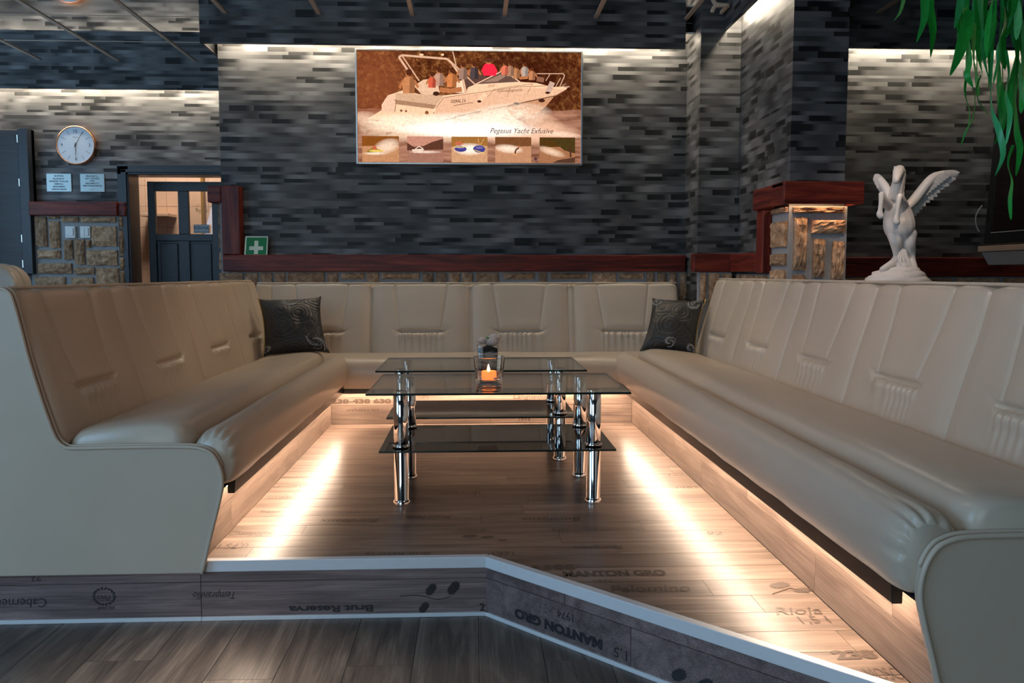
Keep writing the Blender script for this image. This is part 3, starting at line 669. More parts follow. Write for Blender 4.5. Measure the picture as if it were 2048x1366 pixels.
def pad(root, name, fn, prof, s0, s1, centre, lo, hi, groove=None, step=0.011, sub=6, pleats=(), lipwave=None, hang=0.0):
    pr_ = cr(prof, sub); ns = int((s1 - s0) / step); nt = len(pr_); vs = []
    cw, cz = centre
    for i in range(ns + 1):
        s = s0 + (s1 - s0) * i / ns
        def en(d, w): 
            u = max(0, min(1, d / w)); return math.sqrt(max(0, 1 - (1 - u) ** 2))
        e = (en(s - s0, 0.085) if lo else 1) * (en(s1 - s, 0.085) if hi else 1)
        dl = min((s - s0) if lo else 9, (s1 - s) if hi else 9)
        for j, p in enumerate(pr_):
            w, z = p.x, p.y; t = j / (nt - 1)
            k = 0.80 + 0.20 * e
            if pleats and dl < 0.3:
                for a in pleats: k -= 0.10 * gs(t - a - 0.03 * dl, 0.012) * math.exp(-dl / 0.05) - 0.05 * gs(t - a - 0.03, 0.02) * math.exp(-dl / 0.05)
            w = cw + (w - cw) * k; z = cz + (z - cz) * k
            n_ = noise.noise((s * 2.1, t * 2, 3.1 + cw)) * 0.0045 + noise.noise((s * 6, t * 5, 1.7)) * 0.0015
            z += n_
            if lipwave and t > 0.72: z += lipwave * noise.noise((s * 5.3, 0.2, 8)) * (t - 0.72) / 0.28
            vs.append(fn(s, w, z))
    fs = [(i * nt + j, i * nt + j + 1, (i + 1) * nt + j + 1, (i + 1) * nt + j) for i in range(ns) for j in range(nt - 1)]
    fs += [tuple(range(nt)), tuple(ns * nt + j for j in range(nt - 1, -1, -1))]
    return obj(name, MB().add(vs, fs), 'leather', root, smooth=True)
SEAT = [(-0.42, 0.33), (-0.412, 0.37), (-0.398, 0.397), (-0.36, 0.418), (-0.24, 0.436), (-0.13, 0.445), (-0.078, 0.441), (-0.046, 0.427), (-0.030, 0.398), (-0.028, 0.36), (-0.03, 0.32), (-0.3, 0.30), (-0.42, 0.30)]
ROLL = [(-0.027, 0.30), (-0.026, 0.34), (-0.019, 0.373), (0.004, 0.401), (0.046, 0.418), (0.080, 0.411), (0.104, 0.385), (0.115, 0.34), (0.111, 0.29), (0.100, 0.256), (0.080, 0.238), (0.02, 0.234), (-0.03, 0.24)]
BACKSEAT = [(-0.37, 0.32), (-0.358, 0.36), (-0.342, 0.386), (-0.30, 0.403), (-0.18, 0.412), (-0.06, 0.412), (0.0, 0.408), (0.05, 0.394), (0.088, 0.362), (0.102, 0.318), (0.10, 0.27), (0.088, 0.238), (0.074, 0.222), (0.02, 0.218), (-0.2, 0.22)]
PANEL = [(0.004, -0.033), (0.035, 0.09), (0.062, 0.19), (0.074, 0.25), (0.068, 0.30), (0.05, 0.338), (0.024, 0.358), (-0.03, 0.368), (-0.20, 0.369), (-0.37, 0.367), (-0.402, 0.374), (-0.422, 0.393), (-0.437, 0.43), (-0.463, 0.516), (-0.495, 0.639), (-0.514, 0.73), (-0.536, 0.825), (-0.552, 0.85), (-0.575, 0.858)]
def bench(label, fn, s0, s1, sb1, centres, mod, panel_at, base, dz=0.0, seat_end=None):
    root = thing('bench_sofa', label, 'sofa', base)
    f = lambda s, w, z: fn(s, w, z + dz)
    backrest(root, f, s0 + 0.012, sb1, centres, mod, endlow=1)
    pad(root, 'seat_cushion', f, SEAT, s0 + 0.012, s1, (-0.22, 0.34), True, False)
    pad(root, 'front_roll', f, ROLL, s0 + 0.012, s1, (0.03, 0.31), True, False, pleats=(0.22, 0.30, 0.37, 0.44, 0.52, 0.6), lipwave=0.012)
    cvp = cr(PANEL, 5); mb = MB()
    poly = [(p.x, p.y) for p in cvp] + [(-0.66, 0.858), (-0.66, -0.033)]
    mb.prism(poly, lambda a, b, d: fn(d, a, b + dz), s0 - 0.012, s0 + 0.014)
    obj('side_panel', mb, 'leather', root, bevel=0.004)
    obj('side_piping', MB().tube([fn(s0 - 0.012, p.x, p.y + dz) for p in cvp], 0.0062, 8), 'leather', root, smooth=True)
    obj('side_piping', MB().tube([fn(s0 + 0.004, p.x + 0.002, p.y + 0.004 + dz) for p in cvp[20:]], 0.005, 8), 'leather', root, smooth=True)
    obj('edge_strip', MB().prism([(0.066, 0.200), (0.088, 0.200), (0.092, 0.246), (0.066, 0.246)], lambda a, b, d: fn(d, a, b + dz), s0 + 0.07, s1 + 0.02), 'black', root, bevel=0.002)
    obj('base_board', MB().prism([(-0.64, 0.226), (0.066, 0.226), (0.066, 0.233), (-0.64, 0.233)], lambda a, b, d: fn(d, a, b + dz), s0 + 0.02, s1), 'black', root)
    return root
LF = lambda s, w, z: Vector((PLX + w, s, z))
RF = lambda s, w, z: Vector((PRX - w, s, z))
BF = lambda s, w, z: Vector((s, PBY - w, z))
sofaL = bench('cream leather bench sofa on the left with a flat side panel above the step', LF, 2.642, 5.06, 5.47, [2.98, 3.70, 4.42, 5.14], 0.72, 0, (-1.2, 3.8, -0.03))
sofaR = bench('longest cream leather bench sofa on the right below the winged horse statue', RF, 1.62, 5.06, 5.19, [2.06, 2.76, 3.46, 4.16, 4.86], 0.70, 0, (1.3, 3.4, -0.03), dz=0.012)
sofaB = thing('bench_sofa', 'cream leather bench sofa across the back below the dark red rail, between the two pillows', 'sofa', (0, 5.35, 0.2))
backrest(sofaB, BF, -1.40, 1.345, [PY(p, 662, 5.46).x for p in (640, 842, 1040, 1250)], 0.645, zp=0.535, zt=0.838, wj=-0.355, endhigh=1)
pad(sofaB, 'seat_cushion', BF, BACKSEAT, -1.36, 1.36, (-0.1, 0.31), False, False, lipwave=0.008)
obj('edge_strip', MB().box(PLX + 0.07, PRX - 0.07, PBY - 0.084, PBY - 0.060, 0.196, 0.222), 'black', sofaB, bevel=0.002)
led_flat(PLX + 0.046, PLX + 0.062, 2.76, 5.03, 0.211, 'led', 'warm light strip glowing under the seat edge of the left bench sofa')
led_flat(PRX - 0.062, PRX - 0.046, 1.74, 5.03, 0.222, 'led', 'warm light strip glowing under the seat edge of the right bench sofa')
led_flat(PLX + 0.09, PRX - 0.09, PBY - 0.060, PBY - 0.044, 0.211, 'led', 'warm light strip glowing under the seat edge of the back bench sofa')

# cream sofa back peeping up behind the left bench
cs_ = thing('cream_sofa', 'cream sofa with rounded backrest corner standing behind the left bench sofa', 'sofa', (-2.9, 4.5, LZ))
pts = [(-3.4, LZ + 0.05), (-3.4, 0.948)] + [(-2.44 + 0.11 * math.sin(math.radians(a)), 0.838 + 0.11 * math.cos(math.radians(a))) for a in range(0, 91, 10)] + [(-2.32, LZ + 0.05)]
obj('backrest', MB().prism(pts, XZ, 4.45, 4.62), 'leather', cs_, bevel=0.02, bseg=3)
obj('seat_cushion', MB().box(-3.4, -2.36, 4.62, 5.2, 0.05, 0.26), 'leather', cs_, bevel=0.04, bseg=3)
obj('piping', MB().tube([(p[0], 4.53, p[1] + 0.002) for p in pts[1:-1]], 0.005, 6), 'leather', cs_)
obj('base', MB().box(-3.4, -2.36, 4.45, 5.18, LZ, 0.05), 'black', cs_)

# ------------------------------------------------------------------ throw pillows
def pillow(label, corners, yb, thick, gold_side, threads):
    tl, tr_, br, bl = [Vector(c) for c in corners]
    cen = (tl + tr_ + br + bl) / 4; root = thing('throw_pillow', label, 'pillow', (cen.x, cen.y, min(bl.z, br.z)), 'dark throw pillows on the corner seats')
    n_ = ((tr_ - tl).cross(bl - tl)).normalized()
    if n_.y > 0: n_ = -n_
    def pt(u, v, sg):
        a = u * (1 - 0.085 * (1 - (2 * v - 1) ** 2) * 1) ; x = 2 * u - 1; y = 2 * v - 1
        x2 = x * (1 - 0.09 * (1 - y * y) - 0.03 * (1 - y ** 4)); y2 = y * (1 - 0.10 * (1 - x * x) - 0.03 * (1 - x ** 4)); U = (x2 + 1) / 2; V = (y2 + 1) / 2
        p = (tl * (1 - U) + tr_ * U) * (1 - V) + (bl * (1 - U) + br * U) * V
        t = thick * (max(0, (1 - x * x) * (1 - y * y)) ** 0.42)
        t *= 1 + 0.16 * noise.noise((x * 1.7 + sg, y * 1.7, cen.x)) + 0.06 * noise.noise((x * 5, y * 5, sg + cen.x))
        return p + n_ * t * sg
    mb = MB()
    for sg in (1, -1): mb.grid(26, 26, lambda u, v: pt(u, v, sg))
    body = obj('cover', mb, 'pillow', root, smooth=True)
    side = 0.0 if gold_side < 0 else 1.0
    obj('gold_piping', MB().tube([pt(side, i / 20, 0) + n_ * 0.002 for i in range(21)], 0.004, 6), 'gold', root)
    rnd = random.Random(int(cen.x * 100)); mb = MB()
    for (u, v, r, n) in threads:
        for k in range(n):
            a = rnd.random() * 6.28; pts = []
            for q in range(5):
                uu = min(0.99, max(0.01, u + r * math.cos(a + q * 0.7) * (0.3 + 0.2 * q) + (rnd.random() - .5) * r * .4)); vv = min(0.99, max(0.01, v + r * 0.7 * math.sin(a + q * 0.7) * (0.3 + 0.2 * q)))
                pts.append(pt(uu, vv, 1) + n_ * 0.0025)
            mb.tube(cr(pts, 3), 0.0011, 4)
    obj('embroidery', mb, 'thread', root, kind='stuff')
    return root
pillow('dark embroidered throw pillow in the left corner, beside the left bench sofa', [(-1.30, 5.20, 0.752), (-0.925, 5.22, 0.765), (-0.845, 5.02, 0.437), (-1.225, 4.985, 0.418)], 0, 0.085, -1, [(0.85, 0.88, 0.16, 9), (0.05, 0.92, 0.07, 5), (0.55, 0.12, 0.16, 8)])
pillow('dark embroidered throw pillow in the right corner, slouching with a folded top corner', [(1.10, 5.20, 0.755), (1.425, 5.17, 0.742), (1.31, 4.95, 0.425), (0.985, 5.0, 0.44)], 0, 0.085, 1, [(0.12, 0.12, 0.13, 8), (0.85, 0.16, 0.16, 10), (0.5, 0.93, 0.10, 9), (0.9, 0.97, 0.1, 5)])

# ------------------------------------------------------------------ glass coffee tables
def coffee_table(label, x0, x1, y0, y1, sx0, sx1, sy0, sy1, lx, ly):
    root = thing('coffee_table', label, 'table', ((x0 + x1) / 2, (y0 + y1) / 2, 0), 'two glass coffee tables set one behind the other')
    def slab(name, a, b, c, d, z0, z1, m):
        mb = MB().box(a, b, c, d, z0, z1); mb.mi = [0, 0, 1, 1, 1, 1]; return obj(name, mb, [m, 'glass_edge'], root)
    slab('glass_top', x0, x1, y0, y1, 0.449, 0.457, 'glass')
    slab('lower_shelf', sx0, sx1, sy0, sy1, 0.219, 0.226, 'black_glass')
    for x in lx:
        for y in ly:
            r = 0.0285
            lg = obj('leg', MB().lathe([(0.001, 0), (0.033, 0), (0.034, 0.004), (0.034, 0.014), (0.030, 0.019), (r, 0.021), (r, 0.219)], (x, y, 0), 28).lathe([(0.001, 0.226), (r, 0.227), (r, 0.446), (0.026, 0.449), (0.001, 0.449)], (x, y, 0), 28), 'chrome', root, smooth=True, bevel=0.0008)
            obj('collar', MB().lathe([(r, 0.226), (0.0335, 0.228), (0.0345, 0.233), (0.0335, 0.238), (r, 0.240)], (x, y, 0), 28), 'chrome', lg, smooth=True)
    return root
coffee_table('front glass coffee table with chrome legs, holding the lit candle', -0.402, 0.592, 3.15, 3.775, -0.363, 0.548, 3.215, 3.775, (-0.284, 0.469), (3.285, 3.715))
coffee_table('rear glass coffee table with chrome legs, holding the small flower vase', -0.452, 0.524, 3.90, 4.515, -0.412, 0.487, 3.975, 4.52, (-0.35, 0.414), (4.05, 4.46))
TZ = 0.457
# candle in a square tapered tumbler
cx, cy = 0.061, 3.40
cg = thing('candle_holder', 'square tapered glass tumbler with a lit orange candle on the front table', 'candle', (cx, cy, TZ))
obj('tumbler', MB().lathe([(0.001, 0), (0.048, 0), (0.051, 0.004), (0.063, 0.110), (0.0605, 0.111), (0.0495, 0.024), (0.001, 0.020)], (cx, cy, TZ), 40, sq=7), 'cup_glass', cg, smooth=False)
obj('candle', MB().lathe([(0.001, 0.021), (0.029, 0.021), (0.030, 0.024), (0.030, 0.049), (0.028, 0.055), (0.024, 0.052), (0.010, 0.047), (0.001, 0.047)], (cx, cy, TZ), 28), 'wax', cg, smooth=True)
fo = obj('flame', MB().lathe([(0.0005, 0.050), (0.004, 0.053), (0.0062, 0.059), (0.005, 0.066), (0.0022, 0.075), (0.0004, 0.082)], (cx - 0.002, cy, TZ), 14), 'flame', cg, smooth=True)
for k in range(6):
    a = math.pi / 4 + (k % 4) * math.pi / 2 + (k // 4) * 0.5 - 0.2
    obj('pebble', MB().sphere((cx + 0.043 * math.cos(a), cy + 0.043 * math.sin(a), TZ + 0.0275), 0.0058, 8, 6, sc=(1.2, 0.9, 0.7)), 'sand_white', cg, smooth=True)
# vase with layered sand and white flowers
vx, vy = 0.072, 4.385
vz = thing('flower_vase', 'small square glass vase with black and white sand and white flowers on the rear table', 'vase', (vx, vy, TZ))
obj('glass', MB().lathe([(0.001, 0), (0.050, 0), (0.052, 0.004), (0.0565, 0.078), (0.055, 0.079), (0.0505, 0.006), (0.001, 0.006)], (vx, vy, TZ), 36, sq=8), 'cup_glass', vz)
def sand(z0, z1, r, m, ph):
    mb = MB(); n = 36
    for zf, first in ((z0, 1), (z1, 0)): pass
    vs = []
    for lvl in (0, 1):
        for k in range(n):
            a = 2 * math.pi * (k + .5) / n; x, y = math.cos(a), math.sin(a); e = (abs(x) ** 8 + abs(y) ** 8) ** (-1 / 8)
            zz = (z0, z1)[lvl]; zz += 0.0 if (lvl == 0 and z0 < 0.01) else 0.006 * math.sin(x * e * 3.2 + ph + lvl * 1.1)
            vs.append((vx + r * x * e, vy + r * y * e, TZ + zz))
    fs = [(k, (k + 1) % n, n + (k + 1) % n, n + k) for k in range(n)] + [tuple(range(n)), tuple(range(2 * n - 1, n - 1, -1))]
    obj('sand_layer', mb.add(vs, fs), m, vz)
sand(0.007, 0.018, 0.0485, 'sand_white', 0); sand(0.018, 0.026, 0.0485, 'sand_black', 1.0); sand(0.026, 0.044, 0.049, 'sand_white', 2.2); sand(0.044, 0.064, 0.0495, 'sand_black', 0.3)
def flower(c, r, n, up, m='petal'):
    mb = MB(); rnd = random.Random(int(c[0] * 1e4))
    for k in range(n):
        a = k * 2.399; f = (k + 1) / n; rr = r * (0.8 + 0.2 * f); tilt = 1.5 - 1.35 * f
        d = Vector((math.cos(a), math.sin(a), 0)); t = Vector((-d.y, d.x, 0))
        def P(u, v):
            w = rr * 0.40 * math.sin(math.pi * min(0.97, 0.12 + 0.85 * u)); 
            return Vector(c) + d * (rr * u * math.cos(tilt) + 0.002) + Vector((0, 0, rr * (u * math.sin(tilt) + 0.25 * u * u - 0.1 * u))) + t * w * (2 * v - 1) + Vector((0, 0, 0.1 * rr * (2 * v - 1) ** 2))
        mb.grid(4, 3, P)
    return obj('flower', mb, m, vz, smooth=True)
flower((vx + 0.022, vy - 0.02, TZ + 0.072), 0.048, 26, 1); flower((vx - 0.028, vy - 0.005, TZ + 0.082), 0.038, 30, 1); flower((vx + 0.032, vy + 0.03, TZ + 0.085), 0.05, 24, 1)
obj('leaf', MB().add([(vx - 0.012, vy - 0.02, TZ + 0.10), (vx - 0.002, vy - 0.022, TZ + 0.108), (vx + 0.012, vy - 0.02, TZ + 0.113), (vx, vy - 0.018, TZ + 0.120), (vx - 0.008, vy - 0.018, TZ + 0.118)], [(0, 1, 2, 3, 4)]), 'leafgreen', vz)

# ------------------------------------------------------------------ lightbox picture
px0, px1, pz0_, pz1_ = -0.768, 0.728, 1.622, 2.366
PYF = 5.715
pic = thing('lightbox_picture', 'wide framed lightbox picture of a white motor yacht with five small photos below', 'picture', (0, 5.76, pz0_))
ft = 0.012
obj('frame', MB().box(px0, px0 + ft, PYF - 0.006, 5.80, pz0_, pz1_).box(px1 - ft, px1, PYF - 0.006, 5.80, pz0_, pz1_).box(px0 + ft, px1 - ft, PYF - 0.006, 5.80, pz0_, pz0_ + ft).box(px0 + ft, px1 - ft, PYF - 0.006, 5.80, pz1_ - ft, pz1_), 'frame_silver', pic, bevel=0.002)
obj('box_body', MB().box(px0 + ft, px1 - ft, PYF + 0.004, 5.80, pz0_ + ft, pz1_ - ft), 'black', pic)
A0, A1, B0, B1 = 105.0, 1925.0, 105.0, 1012.0
def pc(u, v, layer):
    x = px0 + ft + (u - A0) / (A1 - A0) * (px1 - px0 - 2 * ft); z = pz1_ - ft - (v - B0) / (B1 - B0) * (pz1_ - pz0_ - 2 * ft)
    return Vector((x, PYF + 0.0035 - layer * 0.00025, z))
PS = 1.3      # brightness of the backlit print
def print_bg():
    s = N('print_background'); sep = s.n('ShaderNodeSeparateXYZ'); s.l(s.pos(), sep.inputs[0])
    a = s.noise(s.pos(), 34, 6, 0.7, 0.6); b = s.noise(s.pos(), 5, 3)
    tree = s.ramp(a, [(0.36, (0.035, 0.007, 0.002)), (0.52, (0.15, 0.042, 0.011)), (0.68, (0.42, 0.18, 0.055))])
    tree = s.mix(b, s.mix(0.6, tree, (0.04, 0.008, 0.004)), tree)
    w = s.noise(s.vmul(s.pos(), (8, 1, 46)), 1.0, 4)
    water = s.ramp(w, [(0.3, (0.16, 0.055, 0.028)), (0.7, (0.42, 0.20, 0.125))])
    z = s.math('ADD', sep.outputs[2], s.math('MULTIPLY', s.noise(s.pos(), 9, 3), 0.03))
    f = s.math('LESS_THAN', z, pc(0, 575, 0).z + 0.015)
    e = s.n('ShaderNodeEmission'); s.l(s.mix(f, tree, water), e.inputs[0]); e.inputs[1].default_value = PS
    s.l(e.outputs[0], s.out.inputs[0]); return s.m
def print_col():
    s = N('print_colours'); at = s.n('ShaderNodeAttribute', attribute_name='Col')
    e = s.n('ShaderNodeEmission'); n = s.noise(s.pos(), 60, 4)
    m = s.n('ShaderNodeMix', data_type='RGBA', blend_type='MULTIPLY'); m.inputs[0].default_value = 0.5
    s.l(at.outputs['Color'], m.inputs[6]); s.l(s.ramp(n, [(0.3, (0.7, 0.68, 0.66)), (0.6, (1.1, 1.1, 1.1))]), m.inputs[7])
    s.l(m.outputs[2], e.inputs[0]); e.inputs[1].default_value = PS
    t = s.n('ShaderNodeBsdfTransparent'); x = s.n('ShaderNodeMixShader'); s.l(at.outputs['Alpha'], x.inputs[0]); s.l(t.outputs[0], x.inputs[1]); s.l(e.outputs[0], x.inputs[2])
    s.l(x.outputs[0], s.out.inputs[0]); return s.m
class Print:
    def __init__(s): s.v = []; s.f = []; s.c = []
    def poly(s, pts, col, layer, a=1.0):
        b = len(s.v); s.v += [pc(u, v, layer) for u, v in pts]; s.f.append(tuple(range(b, b + len(pts)))); s.c.append([(*col, a)] * len(pts))
    def line(s, pts, w, col, layer, a=1.0):
        for (x0, y0), (x1, y1) in zip(pts, pts[1:]):
            L = math.hypot(x1 - x0, y1 - y0) or 1; nx, ny = -(y1 - y0) / L * w / 2, (x1 - x0) / L * w / 2
            s.poly([(x0 + nx, y0 + ny), (x1 + nx, y1 + ny), (x1 - nx, y1 - ny), (x0 - nx, y0 - ny)], col, layer, a)
    def ell(s, cx, cy, rx, ry, col, layer, rot=0, n=18, a=1.0):
        c, q = math.cos(rot), math.sin(rot)
        s.poly([(cx + rx * math.cos(t) * c - ry * math.sin(t) * q, cy + rx * math.cos(t) * q + ry * math.sin(t) * c) for t in [2 * math.pi * k / n for k in range(n)]], col, layer, a)
    def soft(s, cx, cy, rx, ry, col, layer, a0=1.0, rot=0, box=None, rings=6, n=28):
        c, q = math.cos(rot), math.sin(rot)
        def P(r, t):
            u = cx + r * rx * math.cos(t) * c - r * ry * math.sin(t) * q; v = cy + r * rx * math.cos(t) * q + r * ry * math.sin(t) * c
            bx = box or (A0, A1, B0, B1); return min(max(u, bx[0]), bx[1]), min(max(v, bx[2]), bx[3])
        for i in range(rings):
            r0, r1 = i / rings, (i + 1) / rings; f0, f1 = [a0 * (1 - r * r) ** 0.9 for r in (r0, r1)]
            for k in range(n):
                t0, t1 = 2 * math.pi * k / n, 2 * math.pi * (k + 1) / n; b = len(s.v)
                s.v += [pc(*P(r, t), layer) for r, t in ((r0, t0), (r1, t0), (r1, t1), (r0, t1))]
                s.f.append((b, b + 1, b + 2, b + 3)); s.c.append([(*col, f0), (*col, f1), (*col, f1), (*col, f0)])
    def person(s, x, y, h, skin, cloth, layer, hair=(0.08, 0.02, 0.008)):
        s.poly([(x - h * .22, y), (x - h * .24, y - h * .45), (x - h * .14, y - h * .62), (x + h * .14, y - h * .62), (x + h * .24, y - h * .45), (x + h * .22, y)], cloth, layer)
        s.line([(x - h * .2, y - h * .5), (x - h * .34, y - h * .2)], h * .1, skin, layer); s.line([(x + h * .2, y - h * .5), (x + h * .36, y - h * .22)], h * .1, skin, layer)
        s.poly([(x + h * .02, y), (x + h * .05, y - h * .6), (x + h * .14, y - h * .6), (x + h * .24, y - h * .45), (x + h * .22, y)], tuple(v * .55 for v in cloth), layer + 1)
        s.ell(x - h * .02, y - h * .74, h * .10, h * .13, skin, layer + 2); s.ell(x + h * .02, y - h * .79, h * .12, h * .13, hair, layer + 3)
    def build(s, name, parent):
        mb = MB(); mb.v = s.v; mb.f = [list(f) for f in s.f]; mb.mi = [0] * len(s.f)
        L = ROOT[parent.name]; me = bpy.data.meshes.new(name); me.from_pydata([tuple(p - L) for p in s.v], [], s.f); me.materials.append(M['print_col'])
        ca = me.color_attributes.new('Col', 'FLOAT_COLOR', 'CORNER'); i = 0
        for f, cs in zip(me.polygons, s.c):
            for li, c in zip(f.loop_indices, cs): ca.data[li].color = c
        o = bpy.data.objects.new(name, me); C.objects.link(o); o.parent = parent; ROOT[o.name] = L; return o
M['print_col'] = print_col()
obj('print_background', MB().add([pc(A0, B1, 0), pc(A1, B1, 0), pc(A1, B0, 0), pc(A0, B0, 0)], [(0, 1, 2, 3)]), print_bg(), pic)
q = Print()
WH = (0.88, 0.53, 0.33); CR = (0.80, 0.50, 0.33); SH = (0.30, 0.14, 0.08); SK = (0.44, 0.15, 0.055); DK = (0.05, 0.014, 0.008)  # orange cast of the warm lighting is mixed into the print colours
q.soft(250, 380, 380, 420, (0.30, 0.08, 0.03), 1, 0.55); q.soft(1500, 320, 500, 330, (0.035, 0.005, 0.002), 1, 0.8)
q.soft(760, 730, 760, 130, (1.0, 0.72, 0.50), 1, 0.9); q.soft(1450, 760, 500, 110, (1.0, 0.62, 0.42), 1, 0.75)
# hull and deck
q.poly([(185, 655), (300, 585), (300, 540), (350, 465), (475, 422), (600, 452), (790, 462), (985, 440), (1000, 395), (1060, 368), (1160, 364), (1420, 345), (1560, 352), (1690, 385), (1825, 376), (1795, 410), (1700, 462), (1640, 540), (1570, 600), (1200, 640), (850, 690), (680, 712), (190, 692)], WH, 3)
q.poly([(800, 480), (1000, 455), (1420, 395), (1690, 395), (1790, 405), (1700, 460), (1300, 545), (1050, 598), (720, 690), (740, 560)], (0.74, 0.43, 0.27), 4)
q.poly([(1050, 600), (1300, 548), (1700, 466), (1640, 540), (1570, 600), (1200, 640), (850, 690)], (0.52, 0.25, 0.13), 4)
q.line([(700, 692), (1050, 598), (1300, 546), (1720, 455), (1800, 408)], 9, (0.16, 0.06, 0.03), 5)
q.line([(740, 565), (800, 480), (990, 450), (1420, 385), (1640, 375)], 5, SH, 5); q.line([(880, 545), (1010, 520), (1040, 520)], 6, SH, 5)
q.poly([(415, 445), (800, 465), (770, 505), (720, 570), (412, 528)], (0.60, 0.36, 0.22), 5); q.poly([(412, 500), (745, 540), (720, 572), (410, 535)], (0.36, 0.19, 0.11), 6)
q.poly([(350, 470), (412, 446), (408, 600), (300, 600), (305, 545)], (0.78, 0.48, 0.32), 5)
q.line([(405, 600), (420, 500), (400, 505)], 6, SH, 7)
q.line([(188, 665), (490, 690), (700, 706)], 7, SH, 6); q.line([(195, 700), (190, 665)], 5, SH, 6); q.line([(500, 735), (500, 675), (570, 678), (565, 735)], 5, SH, 7)
for x, y, r in ((458, 588, 10), (497, 592, 9), (665, 603, 15), (722, 605, 5)): q.ell(x, y, r, r, (0.22, 0.07, 0.03), 7)
# cockpit coaming, seats, windscreen
q.poly([(560, 385), (640, 335), (720, 325), (760, 380), (770, 440), (690, 460), (620, 450)], (0.72, 0.45, 0.29), 5); q.poly([(900, 350), (960, 335), (985, 400), (980, 440), (900, 440)], (0.85, 0.58, 0.4), 6)
q.poly([(960, 330), (1100, 290), (1170, 310), (1050, 372), (990, 395)], (0.10, 0.045, 0.035), 5)
q.poly([(1060, 370), (1290, 255), (1340, 285), (1420, 346)], (0.12, 0.06, 0.045), 6); q.poly([(1120, 352), (1280, 280), (1310, 300), (1240, 345)], (0.30, 0.17, 0.12), 7)
q.line([(1055, 372), (1290, 253), (1425, 347)], 9, (0.75, 0.45, 0.3), 8); q.line([(1055, 372), (1425, 347)], 7, (0.78, 0.5, 0.33), 8)
# radar arch and rails
for w, cc in ((19, (0.50, 0.26, 0.15)), (9, (0.80, 0.52, 0.36))):
    q.line([(520, 270), (442, 155), (470, 140), (830, 165), (870, 200), (960, 330), (985, 440)], w, cc, 9)
    q.line([(470, 145), (605, 345)], w * .6, cc, 9); q.line([(840, 165), (1060, 372)], w * .6, cc, 9)
q.ell(625, 134, 18, 9, WH, 10); q.ell(795, 132, 13, 9, WH, 10); q.line([(878, 105), (905, 215)], 7, (0.7, 0.45, 0.3), 10)
q.line([(1560, 277), (1775, 275), (1790, 290), (1745, 390)], 7, (0.62, 0.38, 0.25), 9); q.line([(1670, 278), (1635, 335)], 6, (0.6, 0.36, 0.24), 9); q.line([(1755, 310), (1715, 385)], 6, (0.6, 0.36, 0.24), 9)
q.line([(1160, 470), (1210, 410), (1350, 385), (1530, 360)], 6, (0.45, 0.25, 0.15), 8); q.line([(1350, 385), (1315, 470)], 5, (0.45, 0.25, 0.15), 8); q.line([(1530, 355), (1480, 450)], 5, (0.45, 0.25, 0.15), 8)
# fenders, portholes
q.line([(1145, 445), (1092, 500)], 38, WH, 10); q.ell(1092, 508, 17, 10, DK, 11); q.line([(1690, 345), (1655, 425)], 44, (0.52, 0.34, 0.26), 10); q.ell(1650, 432, 20, 10, DK, 11)
q.ell(1395, 526, 27, 13, DK, 8); q.ell(1602, 496, 27, 15, DK, 8); q.ell(1150, 590, 40, 16, (0.55, 0.28, 0.16), 7)
q.line([(1790, 385), (1830, 380)], 10, (0.45, 0.28, 0.2), 9); q.line([(1770, 375), (1800, 355)], 6, (0.45, 0.28, 0.2), 9)
# people on board, backs turned or far off
for x, y, h, sk, cl in [(520, 448, 215, SK, (0.52, 0.20, 0.08)), (708, 400, 135, SK, (0.62, 0.10, 0.05)), (765, 385, 165, SK, (0.50, 0.27, 0.19)), (868, 395, 175, SK, (0.58, 0.19, 0.06)), (960, 330, 150, SK, (0.32, 0.18, 0.13)),
                        (1050, 325, 150, SK, (0.075, 0.05, 0.055)), (1300, 290, 120, SK, (0.70, 0.16, 0.09)), (1345, 300, 130, SK, (0.40, 0.20, 0.12)), (1395, 320, 130, SK, (0.46, 0.19, 0.08)), (1462, 300, 125, SK, (0.45, 0.34, 0.28)), (1522, 330, 115, SK, (0.50, 0.20, 0.09))]:
    q.person(x, y, h, sk, cl, 11)
q.poly([(1110, 255), (1135, 205), (1175, 195), (1215, 210), (1240, 260), (1225, 298), (1130, 298)], (0.95, 0.02, 0.05), 12); q.ell(1168, 182, 24, 22, SK, 13); q.ell(1168, 174, 27, 18, (0.10, 0.03, 0.015), 14)
q.line([(770, 415), (860, 425), (950, 410)], 40, SK, 12); q.line([(1420, 315), (1490, 308)], 24, SK, 12); q.line([(1560, 320), (1620, 330)], 40, (0.25, 0.1, 0.06), 11); q.ell(742, 448, 26, 18, DK, 13)
# spray and foam, with the bright hot spot of light painted in as well
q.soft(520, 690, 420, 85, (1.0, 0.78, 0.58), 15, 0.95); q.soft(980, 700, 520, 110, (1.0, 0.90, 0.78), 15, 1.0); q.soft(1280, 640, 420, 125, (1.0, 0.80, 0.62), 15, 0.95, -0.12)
q.soft(1000, 740, 640, 75, (1.0, 0.95, 0.88), 16, 1.0); q.soft(1560, 640, 260, 80, (0.85, 0.50, 0.33), 15, 0.6, 0.35); q.soft(150, 650, 130, 60, (0.9, 0.6, 0.42), 15, 0.6); q.soft(1750, 770, 220, 30, (0.95, 0.65, 0.48), 15, 0.7, 0.1)
